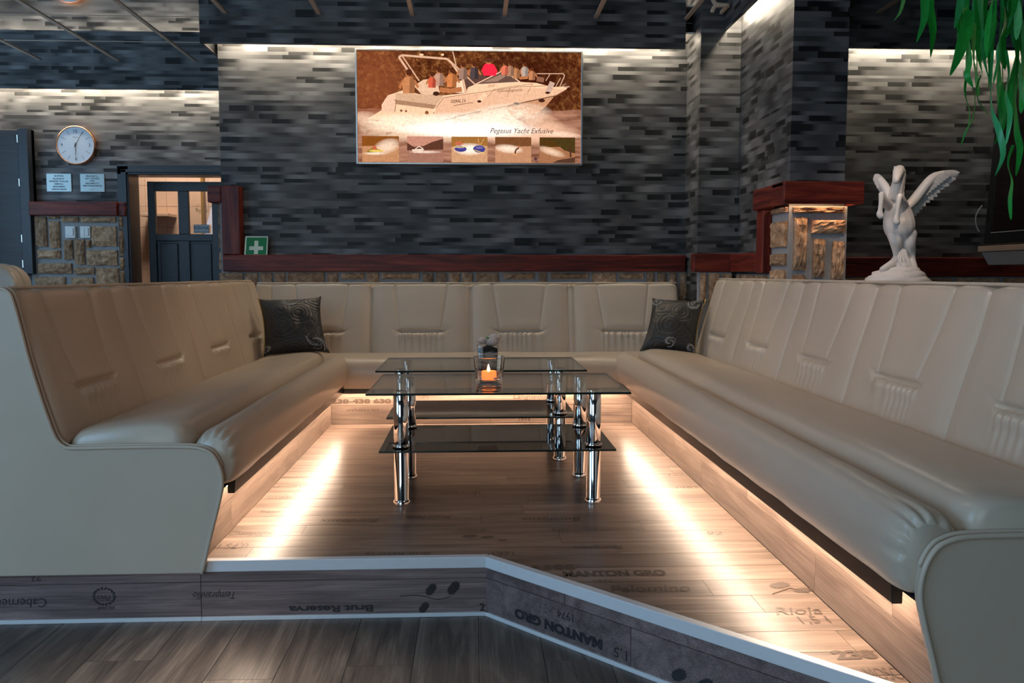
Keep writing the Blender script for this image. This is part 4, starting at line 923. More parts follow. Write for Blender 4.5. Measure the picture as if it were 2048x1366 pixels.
# five small photos
th = [(138, 437), (503, 797), (864, 1158), (1221, 1517), (1585, 1878)]
tb = [((0.30, 0.12, 0.02), (0.62, 0.36, 0.18)), ((0.66, 0.40, 0.30), (0.42, 0.24, 0.17)), ((0.42, 0.24, 0.06), (0.70, 0.46, 0.26)), ((0.22, 0.11, 0.04), (0.60, 0.36, 0.20)), ((0.10, 0.06, 0.012), (0.42, 0.22, 0.11))]
for (a, b), (c1, c2) in zip(th, tb): q.poly([(a, 798), (b, 798), (b, 1008), (a, 1008)], (c2[0] * .78, c2[1] * .62, c2[2] * .58), 17); q.poly([(a, 798), (b, 798), (b, 872), (a, 880)], (c1[0] * .75, c1[1] * .55, c1[2] * .5), 18)
B = lambda i: (th[i][0], th[i][1], 798, 1008)
q.soft(340, 880, 120, 65, (0.85, 0.62, 0.45), 19, 0.9, -0.3, B(0)); q.poly([(170, 925), (230, 888), (270, 905), (310, 918), (190, 940)], (0.25, 0.16, 0.02), 20); q.ell(240, 895, 16, 18, (0.5, 0.1, 0.05), 21); q.ell(255, 918, 60, 9, (0.7, 0.5, 0.1), 21); q.soft(240, 940, 100, 14, (0.9, 0.7, 0.55), 21, 0.9, 0, B(0))
q.poly([(503, 850), (560, 885), (640, 875), (700, 845), (797, 815), (797, 905), (503, 912)], (0.10, 0.035, 0.02), 19); q.poly([(540, 905), (640, 898), (625, 930), (560, 935)], (0.85, 0.62, 0.48), 20); q.line([(570, 900), (600, 880), (630, 895)], 7, (0.8, 0.6, 0.5), 20); q.soft(650, 925, 140, 13, (0.85, 0.66, 0.55), 20, 0.8, 0, B(1)); q.line([(560, 940), (580, 1000)], 12, (0.25, 0.15, 0.12), 20, 0.5)
q.soft(1010, 900, 140, 55, (1.0, 0.86, 0.72), 19, 0.9, 0, B(2))
for x, r in ((938, 50), (1090, 50)): q.ell(x, 898, r, 24 if x < 1000 else 30, (0.05, 0.045, 0.20), 20, 0.05); q.ell(x, 888, r * .6, 10, (0.16, 0.13, 0.32), 21)
q.ell(925, 852, 30, 16, (0.5, 0.12, 0.06), 21); q.line([(890, 885), (985, 880)], 6, (0.8, 0.6, 0.15), 22); q.line([(1045, 905), (1138, 935)], 5, (0.8, 0.55, 0.1), 22); q.line([(1080, 812), (1090, 860)], 6, (0.6, 0.3, 0.1), 21); q.line([(1130, 815), (1100, 862)], 6, (0.6, 0.3, 0.1), 21)
q.soft(1330, 895, 130, 40, (0.95, 0.72, 0.55), 19, 0.9, 0.1, B(3)); q.line([(1385, 935), (1388, 905), (1415, 885)], 13, (0.10, 0.04, 0.03), 20); q.ell(1416, 876, 8, 9, SK, 21); q.line([(1370, 940), (1400, 938)], 6, (0.8, 0.3, 0.1), 21)
q.poly([(1585, 808), (1700, 830), (1790, 905), (1878, 930), (1878, 808)], (0.06, 0.035, 0.008), 19); q.soft(1680, 915, 130, 35, (0.8, 0.55, 0.38), 19, 0.85, 0.3, B(4)); q.poly([(1690, 1008), (1740, 985), (1878, 960), (1878, 1008)], (0.08, 0.035, 0.02), 20); q.line([(1838, 870), (1842, 960)], 14, (0.07, 0.025, 0.012), 20)
q.ell(1553, 975, 14, 12, (0.08, 0.03, 0.03), 18); q.line([(1553, 975), (1560, 1008)], 10, (0.15, 0.06, 0.05), 18)
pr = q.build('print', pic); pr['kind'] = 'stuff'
inkm = emit('print_ink', (0.10, 0.035, 0.015), 1.0); inkd = emit('print_ink_dark', (0.16, 0.055, 0.03), 1.0)
k_ = (px1 - px0) / (A1 - A0)
obj('caption', text_mb('Pegasus Yacht Exfusive', 58 * k_, pc(1435, 748, 23), (1, 0, 0), (0, 0, 1), 0.35, width=510 * k_), inkm, pic)
obj('boat_lettering', text_mb('DORAL 2 6', 34 * k_, pc(920, 508, 23), (1, 0, 0.07), (0, 0, 1), 0.2, width=118 * k_, bold=0.0006), inkd, pic)
obj('boat_lettering', text_mb('clubhotelpegasus.hu', 34 * k_, pc(1338, 416, 23), (1, 0, 0.06), (0, 0, 1), 0.25, width=205 * k_), inkd, pic)
obj('boat_lettering', text_mb('270 SC', 26 * k_, pc(1190, 383, 23), (1, 0, 0.05), (0, 0, 1), 0.3, width=60 * k_), inkd, pic)

# ------------------------------------------------------------------ wall clock, plaques, switches, first-aid sign
ck = thing('wall_clock', 'round wall clock with pale dial and copper rim above the two plaques', 'clock', (-3.155, 7.05, 1.92))
cxk, czk, rk = -3.155, 1.92, 0.152
def yl(mb, prof, seg=48):    # lathe about the y axis at the clock centre
    t = MB().lathe(prof, (0, 0, 0), seg); mb.add([(cxk + p.x, 7.05 - p.z, czk + p.y) for p in t.v], t.f); return mb
obj('rim', yl(MB(), [(0.12, 0.0), (rk, 0.0), (rk + 0.002, 0.03), (rk, 0.05), (rk - 0.006, 0.054), (rk - 0.010, 0.040), (0.02, 0.036)]), 'copper', ck, smooth=True, bevel=0.001)
obj('dial', yl(MB(), [(0.001, 0.041), (rk - 0.010, 0.041), (rk - 0.010, 0.043), (0.001, 0.043)]), 'dial', ck)
yf = 7.05 - 0.0445
for tx, a in (('12', 90), ('3', 0), ('6', 270), ('9', 180)):
    ca, sa = math.cos(math.radians(a)), math.sin(math.radians(a))
    obj('numeral', text_mb(tx, 0.036, (cxk + ca * 0.108, yf, czk + sa * 0.108), (1, 0, 0), (0, 0, 1)), 'ink', ck)
obj('dial_print', text_mb('Quartz', 0.014, (cxk, yf, czk + 0.063), (1, 0, 0), (0, 0, 1)), 'ink', ck)
for h in range(12):
    if h % 3 == 0: continue
    a = math.radians(90 - 30 * h); c_, s_ = math.cos(a), math.sin(a); w = 0.0012
    obj('hour_mark', MB().add([(cxk + c_ * r - s_ * t, yf, czk + s_ * r + c_ * t) for r, t in ((0.09, -w), (0.13, -w), (0.13, w), (0.09, w))], [(0, 1, 2, 3)]), 'ink', ck)
def hand(name, ang, L, w, y):
    a = math.radians(ang); c_, s_ = math.cos(a), math.sin(a)
    obj(name, MB().prism([(-0.02, -w), (L, -w * .5), (L, w * .5), (-0.02, w)], lambda r, t, d: (cxk + c_ * r - s_ * t, d, czk + s_ * r + c_ * t), y, y - 0.001), 'ink', ck)
hand('hour_hand', -92, 0.078, 0.0028, yf - 0.002); hand('minute_hand', 61, 0.118, 0.0022, yf - 0.004); hand('second_hand', -90, 0.10, 0.0009, yf - 0.006)
mb = MB(); yl(mb, [(0.001, 0.045), (0.006, 0.045), (0.006, 0.053), (0.001, 0.053)], 16); obj('hub', mb, 'ink', ck)
def plaque(label, x0, x1, z0, z1, lines, lh, extra=False):
    r = thing('wall_plaque', label, 'plaque', ((x0 + x1) / 2, 7.045, z0), 'small silver notices under the clock')
    obj('plate', MB().box(x0, x1, 7.040, 7.05, z0, z1), 'plaque', r, bevel=0.001)
    for i, t in enumerate(lines): obj('lettering', text_mb(t, lh, ((x0 + x1) / 2, 7.0394, z1 - 0.019 - i * lh * 1.27), (1, 0, 0), (0, 0, 1), bold=0.0005, width=min(0.175, len(t) * lh * 0.62)), 'ink', r)
    if extra: obj('lettering', text_mb('uszit', 0.022, ((x0 + x1) / 2, 7.0394, z0 + 0.02), (1, 0, 0), (0, 0, 1), 0.4), 'grey_box', r)
plaque('left silver plaque of six text lines below the wall clock', -3.41, -3.216, 1.558, 1.70, ['18 ÉVEN', 'ALULIAKAT', 'SZESZES ITALLAL', 'NEM ÁLL', 'MÓDUNKBAN', 'KISZOLGÁLNI'], 0.0165)
plaque('right silver plaque of five text lines and a small script logo, nearer the kitchen door', -3.146, -2.957, 1.558, 1.70, ['PÉNZTÁRTÓL', 'VALÓ TÁVOZÁS', 'UTÁN', 'REKLAMÁCIÓT', 'NEM FOGADUNK EL!'], 0.0150, True)
def switch(label, x0, x1, two):
    r = thing('light_switch', label, 'switch', ((x0 + x1) / 2, 6.975, 1.186), 'light switches on the stone wall')
    obj('plate', MB().box(x0, x1, 6.962, 6.99, 1.186, 1.279), 'white_plastic', r, bevel=0.004)
    m = (x0 + x1) / 2
    for a, b in (((x0 + .012, m - .001), (m + .001, x1 - .012)) if two else ((x0 + .012, x1 - .012),)):
        obj('rocker', MB().box(a, b, 6.955, 6.964, 1.203, 1.266), 'white_plastic', r, bevel=0.002)
switch('white single light switch on the stone wall, left of the double one', -3.245, -3.168, False)
switch('white double light switch on the stone wall, right of the single one', -3.128, -3.050, True)
fa_ = thing('first_aid_sign', 'green first-aid sign with a white cross standing on the dark red rail', 'sign', (-1.435, 5.73, 1.027))
def fas(a, b, d): return (-1.512 + a, 5.715 - d + b * 0.25, 1.0275 + b)
obj('plate', MB().prism([(0, 0), (0.150, 0), (0.152, 0.122), (0.004, 0.122)], fas, 0, 0.003), 'sign_white', fa_)
obj('green_field', MB().prism([(0.010, 0.001), (0.144, 0.001), (0.145, 0.114), (0.012, 0.114)], fas, 0.003, 0.0036), 'green', fa_)
obj('cross', MB().prism([(0.032, 0.030), (0.064, 0.030), (0.064, 0.005), (0.090, 0.005), (0.090, 0.030), (0.122, 0.030), (0.122, 0.055), (0.090, 0.055), (0.090, 0.092), (0.064, 0.092), (0.064, 0.055), (0.032, 0.055)], fas, 0.0036, 0.0042), 'sign_white', fa_)

# ------------------------------------------------------------------ console, winged horse statue
SY = 4.15
con = thing('console_table', 'dark glass topped console table standing behind the right bench sofa', 'table', (2.5, 3.9, LZ))
obj('table_top', MB().box(1.80, 3.3, 3.72, 4.40, 0.822, 0.842), 'black', con, bevel=0.004)
for x in (1.86, 3.24):
    for y in (3.78, 4.34): obj('leg', MB().box(x - 0.025, x + 0.025, y - 0.025, y + 0.025, LZ, 0.822), 'chrome', con, bevel=0.003)
st = thing('winged_horse_statue', 'white rearing winged horse statue on a rocky base behind the right sofa', 'statue', (2.1, SY, 0.842))
def sp(c, r, dy=0.0):      # crop position -> statue position; dy moves towards the viewer (negative y)
    return PY(1680 + c / 4.71, 300 + r / 4.71, SY - dy)
PXM = SY / F / 4.71
def capsules(chains, balls=()):
    mb = MB()
    for ch in chains:
        pts = [sp(c, r, d) for c, r, d, rad in ch]; rr = [rad * PXM for *_, rad in ch]
        pp = cr([(*p, q) for p, q in zip(pts, rr)], 5) if len(ch) > 2 else [Vector((*p, q)) for p, q in zip(pts, rr)]
        mb.tube([v.to_3d() if False else Vector(v[:3]) for v in pp], [v[3] for v in pp], 14)
        for (p, q) in ((pts[0], rr[0]), (pts[-1], rr[-1])): mb.sphere(p, q * 0.98, 12, 8)
    for c, r, d, rad, s_ in balls: mb.sphere(sp(c, r, d), rad * PXM, 16, 12, sc=s_)
    return mb
body = capsules([
    [(575, 830, -0.010, 100), (562, 740, 0.0, 140), (550, 640, 0.0, 138), (535, 540, 0.012, 108), (522, 470, 0.012, 74)],
    [(520, 500, 0.012, 78), (526, 410, 0.018, 64), (542, 330, 0.020, 56), (558, 250, 0.010, 52), (565, 200, 0.0, 46)],
    [(560, 190, 0.01, 50), (550, 205, 0.045, 50), (540, 240, 0.075, 42), (530, 275, 0.098, 34), (528, 288, 0.102, 33)],
    [(520, 185, 0.03, 15), (512, 150, 0.03, 7)],
    [(590, 185, 0.03, 15), (596, 150, 0.03, 7)],
    [(455, 520, 0.03, 50), (415, 470, 0.07, 36), (392, 415, 0.085, 28), (388, 480, 0.095, 23), (380, 560, 0.095, 22), (375, 600, 0.095, 32), (385, 622, 0.10, 30)],
    [(600, 540, 0.03, 52), (585, 480, 0.08, 38), (565, 435, 0.10, 29), (550, 510, 0.11, 23), (538, 600, 0.11, 22), (528, 660, 0.11, 30), (535, 682, 0.112, 31)],
    [(525, 800, 0.01, 80), (528, 870, 0.018, 58), (540, 950, 0.0, 46), (535, 1010, -0.01, 36), (500, 1060, 0.01, 36), (430, 1110, 0.03, 34), (400, 1125, 0.035, 30)],
    [(640, 800, 0.01, 84), (650, 880, 0.018, 60), (662, 960, 0.0, 50), (672, 1030, 0.0, 38), (685, 1090, 0.02, 40), (695, 1130, 0.03, 40)],
    [(610, 860, -0.03, 38), (600, 950, -0.005, 40), (600, 1040, 0.01, 50), (590, 1110, 0.03, 60)],
], [(545, 168, 0.045, 22, (1.2, 1, .7)), (532, 178, 0.06, 16, (1, 1, 1.2)), (566, 172, 0.05, 18, (1, 1, 1.2)), (600, 205, 0.0, 24, (.8, 1, 1.3)), (606, 240, -0.01, 20, (.8, 1, 1.5)), (600, 290, -0.01, 20, (.8, 1, 2.2)), (594, 350, -0.01, 20, (.8, 1, 2.2)), (590, 420, -0.01, 20, (.8, 1, 2.2))])
bo = obj('horse_body', body, 'resin', st, smooth=True)
rm = bo.modifiers.new('remesh', 'REMESH'); rm.mode = 'VOXEL'; rm.voxel_size = 0.0042; rm.use_smooth_shade = True
sm_ = bo.modifiers.new('smooth', 'SMOOTH'); sm_.factor = 0.5; sm_.iterations = 4
mb = MB()
for k in range(7):     # tail strands in front of the hind legs
    a = (k - 3) * 9; pts = [sp(605 + a * .5, 930, 0.02), sp(590 + a * 1.4 + 8 * math.sin(k), 1000, 0.035), sp(610 + a * 1.6 - 10 * math.sin(k * 2), 1060, 0.045), sp(620 + a * 1.0, 1105, 0.05)]
    mb.tube(cr(pts, 5), [0.003 + 0.0025 * math.sin(math.pi * i / 15) for i in range(16)], 7)
obj('tail', mb, 'resin', st, smooth=True)
def feather(parent, c0, r0, c1, r1, w, d0, d1, name='feather'):
    p, q_ = sp(c0, r0, d0), sp(c1, r1, d1); ax = (q_ - p); L = ax.length; ax.normalize(); nr = Vector((0, -1, 0)); sd_ = ax.cross(nr).normalized(); nr = sd_.cross(ax)
    mb = MB()
    def P(u, v, sg):
        ww = w * PXM * math.sin(math.pi * min(1, 0.18 + 0.80 * u)) ** 0.55 if u < 0.999 else 0.0008
        return p + ax * L * u + sd_ * ww * (2 * v - 1) + nr * sg * (0.0035 * (1 - (2 * v - 1) ** 2) * (1 - 0.5 * u) + 0.0003)
    mb.grid(7, 4, lambda u, v: P(u, v, 1)); mb.grid(7, 4, lambda u, v: P(u, v, -1))
    return obj(name, mb, 'resin', parent, smooth=True)
rw = obj('wing', MB().tube([v for v in cr([sp(625, 545, -0.01), sp(700, 470, -0.03), (sp(800, 340, -0.04)), sp(880, 258, -0.05), sp(980, 222, -0.06), sp(1090, 205, -0.07)], 4)], [0.020, .022, .023, .024, .025, .025, .025, .024, .024, .024, .023, .022, .021, .02, .018, .017, .016, .014, .013, .011, .008], 10), 'resin', st, smooth=True)
for i, (a, b, c, d) in enumerate([(960, 235, 1128, 212), (940, 245, 1112, 240), (920, 255, 1095, 275), (895, 270, 1062, 300), (870, 285, 1032, 335), (845, 305, 985, 365), (820, 325, 945, 402), (795, 350, 918, 440), (770, 375, 880, 468), (745, 405, 845, 495), (720, 435, 805, 530), (700, 460, 770, 562), (680, 490, 742, 592), (660, 520, 715, 622)]):
    feather(rw, a, r0=b, c1=c, r1=d, w=34, d0=-0.045, d1=-0.055 - 0.004 * (i % 2))
for i in range(13):
    t = i / 12; a = 660 + 330 * t; b = 500 - 285 * t ** 0.8; feather(rw, a - 8, b - 6, a + 62, b + 28 + 20 * (1 - t), 26, -0.030 - 0.002 * (i % 2), -0.036, 'covert_feather')
lw = obj('wing', MB().tube(cr([sp(470, 470, -0.01), sp(430, 360, -0.03), sp(375, 280, -0.05), sp(335, 238, -0.08)], 4), [0.018, .02, .021, .022, .022, .022, .021, .02, .019, .018, .016, .013, .010], 10), 'resin', st, smooth=True)
for i, (a, b, c, d) in enumerate([(375, 240, 318, 300), (390, 265, 332, 330), (405, 290, 350, 362), (420, 315, 372, 392), (435, 345, 398, 415), (450, 380, 425, 440)]):
    feather(lw, a, b, c, d, 36, -0.04, -0.05 - 0.003 * (i % 2))
def rock(c0, c1, r0, r1, dep, seed):
    a, b = sp(c0, r1), sp(c1, r0); cx2, rx = (a.x + b.x) / 2, (b.x - a.x) / 2; z0 = max(a.z, 0.842); h = b.z - z0; mb = MB(); n = 28
    prof = [(0.94, 0), (1.0, 0.12), (0.99, 0.4), (0.93, 0.62), (0.84, 0.8), (0.66, 0.95), (0.3, 1.0), (0.01, 1.0)]; vs = []
    for f, zf in prof:
        for k in range(n):
            t = 2 * math.pi * k / n; e = 1 + 0.13 * noise.noise((math.cos(t) * 2 + seed, math.sin(t) * 2, zf * 3))
            vs.append((cx2 + rx * f * e * math.cos(t), SY + dep * f * e * math.sin(t), z0 + h * (zf + 0.06 * noise.noise((math.cos(t) * 3, math.sin(t) * 3 + seed, zf)) * (zf > 0.05))))
    mb.add(vs, [(i * n + k, i * n + (k + 1) % n, (i + 1) * n + (k + 1) % n, (i + 1) * n + k) for i in range(len(prof) - 1) for k in range(n)] + [tuple(range(n - 1, -1, -1)), tuple((len(prof) - 1) * n + k for k in range(n))])
    return obj('rock_base', mb, 'resin', st, smooth=True)
rock(235, 825, 1165, 1285, 0.13, 1.0); rock(300, 800, 1128, 1230, 0.11, 4.0); rock(390, 760, 1095, 1180, 0.085, 7.0)

# ------------------------------------------------------------------ television and grey box on the right
tv = thing('television', 'large dark flat television on the right wall behind the hanging plant', 'television', (3.3, 4.6, 1.08))
tvf = lambda a, b, d: (3.13 - d + (b - 1.08) * 0.045, a, b)
obj('casing', MB().prism([(3.85, 1.08), (5.12, 1.08), (5.10, 2.045), (3.85, 2.045)], tvf, -0.06, 0.0), 'black', tv, bevel=0.006)
obj('screen', MB().prism([(3.93, 1.16), (5.04, 1.16), (5.02, 1.985), (3.93, 1.985)], tvf, 0.0, 0.002), 'screen', tv)
obj('bezel_line', MB().prism([(3.90, 1.147), (5.05, 1.147), (5.05, 1.151), (3.90, 1.151)], tvf, 0.0, 0.003), 'grey_box', tv)
obj('wall_mount', MB().box(3.19, 3.8, 4.4, 4.6, 1.5, 1.65), 'black', tv)
obj('cable', MB().tube(cr([(3.12, 5.13, 1.32), (3.09, 5.14, 1.26), (3.10, 5.15, 1.20), (3.12, 5.15, 1.16)], 5), 0.004, 6), 'grey_box', tv)
gb = thing('wall_box', 'grey tapered box shelf below the television', 'shelf', (3.4, 4.6, 0.96))
obj('body', MB().prism([(3.13, 1.035), (3.8, 1.035), (3.8, 0.955), (3.18, 0.955)], XZ, 3.8, 5.14), 'grey_box', gb, bevel=0.004)
obj('top_board', MB().box(3.115, 3.8, 3.8, 5.15, 1.036, 1.07), plain('brown_board', (0.30, 0.21, 0.15), 0.5, 0, 20, 0.1), gb, bevel=0.003)

# ------------------------------------------------------------------ small elbow pipe below the ceiling, recessed and added lamps
ep = thing('elbow_pipe', 'cream plastic elbow pipe below the ceiling in the dark corner', 'pipe', (1.52, 5.30, 2.5))
e0, e1, e2 = PY(1424, 24, 5.3), PY(1430, 13, 5.3), PY(1455, 10, 5.3)
obj('elbow', MB().tube(cr([e0, e1, PY(1440, 10.5, 5.3), e2], 5), 0.013, 12), 'cream_plastic', ep, smooth=True)
obj('bracket', MB().box(e2.x - 0.004, e2.x + 0.012, 5.3, 5.45, e2.z - 0.012, e2.z + 0.012), 'cream_plastic', ep)
def spot(label, x, y, power, col, size=0.16, aim=(0, 0, -1), spread=70):
    r = thing('ceiling_lamp', label, 'lamp', (x, y, CZ), 'recessed ceiling lamps above the camera')
    obj('ring', MB().lathe([(0.001, -0.012), (0.05, -0.012), (0.065, -0.008), (0.068, 0.0), (0.001, 0.0)], (x, y, CZ), 24), 'chrome', r)
    l = area('lamp_light', (x, y, CZ - 0.02), aim, size, size, power, col); l.data.shape = 'DISK'; l.data.spread = math.radians(spread)
WARM = (1.0, 0.68, 0.48)
spot('recessed warm ceiling lamp above the right bench sofa', 1.25, 2.3, 3, WARM, 0.2, (-1.45, 0.9, -1))
spot('added warm fill lamp above the left bench sofa', -0.9, 2.7, 7.5, (1.0, 0.74, 0.58), 0.2, (1.6, 0.35, -1), 80)  # lamp added to brighten and warm the right bench sofa
spot('added warm fill lamp in front of the winged horse statue', 1.75, 3.25, 1.2, (1.0, 0.80, 0.66), 0.12, (0.42, 0.95, -1.4), 46)  # extra lamp put in to brighten the statue
spot('recessed warm ceiling lamp above the lower floor', -0.75, 1.2, 2.2, (1.0, 0.86, 0.74), 0.12, (0.0, 0.30, -1), 26)

# ------------------------------------------------------------------ hanging plant close to the camera
pl = thing('hanging_plant', 'green trailing plant with long narrow leaves hanging in at the top right', 'plant', (1.10, 1.62, 1.62))
obj('pot', MB().lathe([(0.001, 1.56), (0.09, 1.56), (0.10, 1.58), (0.125, 1.72), (0.13, 1.73), (0.118, 1.73), (0.10, 1.60), (0.001, 1.60)], (1.10, 1.62, 0), 28), 'black', pl, smooth=True)
mb = MB()
for a in (0.4, 2.5, 4.6): mb.tube([(1.10 + 0.125 * math.cos(a), 1.62 + 0.125 * math.sin(a), 1.73), (1.10, 1.62, 2.2)], 0.002, 5)
mb.tube([(1.10, 1.62, 2.2), (1.10, 1.62, CZ)], 0.003, 5); obj('hanging_cord', mb, 'black', pl)
rp = random.Random(3)
def ribbon(pts, w, tw, ph):
    P_ = cr(pts, 6); n = len(P_); mb = MB(); vs = []
    for i, p in enumerate(P_):
        t = i / (n - 1); a = ph + tw * t; ww = w * max(0.03, math.sin(math.pi * min(1, 0.10 + 0.9 * t)) ** 0.7)
        d = Vector((math.cos(a), math.sin(a), 0.12 * math.sin(a * 2))); m_ = Vector((-d.y, d.x, 0)) * ww * 0.25
        vs += [p - d * ww, p + m_, p + d * ww]
    fs = [f for i in range(n - 1) for f in ((i * 3, i * 3 + 1, i * 3 + 4, i * 3 + 3), (i * 3 + 1, i * 3 + 2, i * 3 + 5, i * 3 + 4))]
    return obj('leaf', mb.add(vs, fs), 'leaf', pl, smooth=True)
def leafpx(pp, w, tw=1.0, ph=0.0, dep=1.55): ribbon([PY(a, b, dep + 0.02 * math.sin(i * 1.3 + ph)) for i, (a, b) in enumerate(pp)], w * dep / F / 2, tw, ph)
# leading leaves as they hang in the photograph
for pp, w, tw, ph, d in [
    ([(1812, -40), (1808, -5), (1800, 25), (1787, 42)], 12, 0.6, 0.2, 1.55), ([(1852, -60), (1850, 0), (1848, 40), (1833, 85)], 24, 0.5, 0.1, 1.52), ([(1862, -60), (1858, 10), (1866, 60), (1861, 116)], 22, 0.9, -0.3, 1.56),
    ([(1925, -50), (1922, 0), (1916, 30), (1908, 58)], 26, 0.4, 0.3, 1.5), ([(1938, 20), (1932, 60), (1918, 110), (1900, 152)], 36, 0.5, 0.1, 1.48), ([(1936, 0), (1938, 70), (1940, 120), (1934, 150), (1946, 175)], 16, 2.4, 0.4, 1.53),
    ([(1934, 145), (1930, 185), (1939, 220), (1937, 250)], 11, 1.5, 0.2, 1.55), ([(1940, 150), (1950, 190), (1946, 235), (1932, 262), (1922, 292)], 10, 1.2, 0.8, 1.56), ([(1965, 60), (1967, 110), (1976, 150), (1990, 185)], 15, 1.0, 0.2, 1.5),
    ([(1962, 150), (1953, 180), (1962, 210), (1978, 230)], 13, 0.8, 0.6, 1.5), ([(1985, 100), (1982, 160), (1984, 220), (1998, 262), (2006, 310), (1990, 352)], 15, 3.2, 0.1, 1.54), ([(2000, 80), (1998, 150), (2003, 200), (2005, 250), (1988, 290)], 16, 2.6, 0.9, 1.57),
    ([(2012, 100), (2018, 150), (2012, 190), (2020, 230), (2012, 290)], 18, 2.0, 0.3, 1.5), ([(2030, 60), (2035, 120), (2030, 190), (2033, 260), (2040, 300), (2032, 352)], 22, 2.2, 0.2, 1.53), ([(2026, 290), (2016, 325), (2024, 360), (2020, 400), (2022, 440)], 17, 1.8, 0.3, 1.51),
    ([(2044, 40), (2046, 110), (2040, 170), (2052, 210)], 20, 1.4, 0.4, 1.5), ([(1975, -30), (1970, 30), (1972, 80), (1960, 130)], 20, 1.6, 0.2, 1.58), ([(2010, -30), (2012, 40), (2004, 90), (2010, 140)], 24, 1.8, 0.5, 1.56), ([(2040, -40), (2030, 0), (2026, 25), (2012, 42)], 22, 0.6, 0.2, 1.46)]:
    leafpx(pp, w, tw, ph, d)
for i in range(52):
    x = rp.uniform(1915, 2100); y = rp.uniform(-150, 70); L = rp.uniform(70, 190); d = rp.uniform(1.5, 1.75); s_ = rp.uniform(-22, 12)
    leafpx([(x, y), (x + s_ * .3 + rp.uniform(-6, 6), y + L * .35), (x + s_ * .7 + rp.uniform(-7, 7), y + L * .7), (x + s_, y + L)], rp.uniform(12, 24), rp.uniform(0.4, 2.6), rp.uniform(-0.6, 0.8), d)

# ------------------------------------------------------------------ lettering printed on the boards
def fl_text(txt, pxl, pyl, pxr, pyr, h, flip=False, shear=0.0, parent=pf, bold=0.0):
    a, b = PZ(pxl, pyl, 0.0012), PZ(pxr, pyr, 0.0012); w = (b - a).length; c_ = (a + b) / 2
    ux, uy = ((-1, 0, 0), (0, -1, 0)) if flip else ((1, 0, 0), (0, 1, 0))
    obj('board_print', text_mb(txt, h, c_, ux, uy, shear, width=w, bold=bold), 'print', parent)
fl_text('MANTON GRO', 1125, 1147, 1332, 1147, 0.062, bold=0.003); fl_text('5308', 1062, 1135, 1150, 1135, 0.06, bold=0.002); fl_text('Palomino', 1218, 1178, 1378, 1176, 0.075, shear=0.2, bold=0.001)
fl_text('1974', 1186, 1163, 1224, 1163, 0.04); fl_text('Rioja', 1545, 1222, 1640, 1222, 0.07, shear=0.3); fl_text('1,5 l', 1598, 1241, 1655, 1239, 0.065); fl_text('238', 1668, 1311, 1752, 1309, 0.06, bold=0.003); fl_text('MOSCATO', 1735, 1350, 1850, 1346, 0.085)
fl_text('Bordeaux', 642, 1041, 760, 1041, 0.07, True, 0.3); fl_text('Champagne', 458, 1066, 545, 1066, 0.075, False, 0.3); fl_text('0,75 l', 438, 1091, 496, 1091, 0.07, True); fl_text('France', 520, 1023, 560, 1023, 0.05, False, 0.2); fl_text('Pinot Noir', 810, 1034, 905, 1033, 0.06, True, 0.3)
fl_text('Bordeaux', 1043, 1038, 1165, 1038, 0.065, True, 0.3); fl_text('NO', 1105, 1060, 1138, 1060, 0.06); fl_text('1971', 985, 1108, 1028, 1107, 0.05); fl_text('Rosso', 915, 1060, 970, 1060, 0.045, True); fl_text('Sauvignon', 1150, 1095, 1248, 1094, 0.05, True, 0.3); fl_text('92', 1410, 1067, 1442, 1067, 0.06, False, 0.3)
fl_text('CABERNET', 545, 972, 615, 972, 0.05, True); fl_text('MERLOT', 535, 994, 585, 994, 0.05, True); fl_text('Brut Reserva', 730, 1108, 860, 1106, 0.05, True); fl_text('OPORTO', 560, 955, 615, 955, 0.05); fl_text('FRIZZANTE', 880, 985, 960, 984, 0.045, True); fl_text('Tokaj', 1330, 950, 1385, 950, 0.05, False, 0.3); fl_text('1982', 1350, 975, 1395, 975, 0.05)
def leafshape(mb, o, ux, uy, r, rot):
    n = 15; vs = []
    for k in range(n * 2):
        a = math.pi * k / n; rr = r * (1.0 if k % 2 else 0.80) * (0.72 + 0.28 * abs(math.cos(a)))
        x, y = rr * math.cos(a) , rr * 0.78 * math.sin(a); x, y = x * math.cos(rot) - y * math.sin(rot), x * math.sin(rot) + y * math.cos(rot)
        vs.append(Vector(o) + Vector(ux) * x + Vector(uy) * y)
    return mb.add(vs, [tuple(range(n * 2))])
mb = MB()
for a, b, r in ((1560, 1170, 0.030), (1605, 1180, 0.026)): leafshape(mb, PZ(a, b, 0.0012), (1, 0, 0), (0, 1, 0), r * 1.2, 0.4)
mb.tube([PZ(1545, 1188, 0.0012), PZ(1580, 1176, 0.0012), PZ(1618, 1186, 0.0012)], 0.0012, 4); obj('board_print', mb, 'print', pf)
mb = MB()
for a, b, r in ((940, 1072, 0.03), (975, 1074, 0.026), (1005, 1080, 0.02)): leafshape(mb, PZ(a, b, 0.0012), (1, 0, 0), (0, 1, 0), r, 0.2)
obj('board_print', mb, 'print', pf)
def riser_text(txt, x, z, h, w, flip, shear=0.0, bold=0.0): obj('board_print', text_mb(txt, h, (x, FY - 0.0118, z), (-1, 0, 0) if flip else (1, 0, 0), (0, 0, -1) if flip else (0, 0, 1), shear, width=w, bold=bold), 'print_dark', rs)
def rpx(px, py): p = PY(px, py, FY - 0.0118); return p.x, p.z
x, z = rpx(663, 1217); riser_text('Brut Reserva', x, z, 0.030, 0.265, True, bold=0.001)
x, z = rpx(45, 1205); riser_text('Cabernet', x, z, 0.042, 0.15, True, 0.1)
x, z = rpx(430, 1190); riser_text('Tempranillo', x, z, 0.035, 0.13, True, 0.3)
x, z = rpx(967, 1215); riser_text('2', x - 0.004, z, 0.034, 0.016, False, bold=0.001)
x, z = rpx(72, 1158); riser_text('92', x, z, 0.02, 0.03, True)
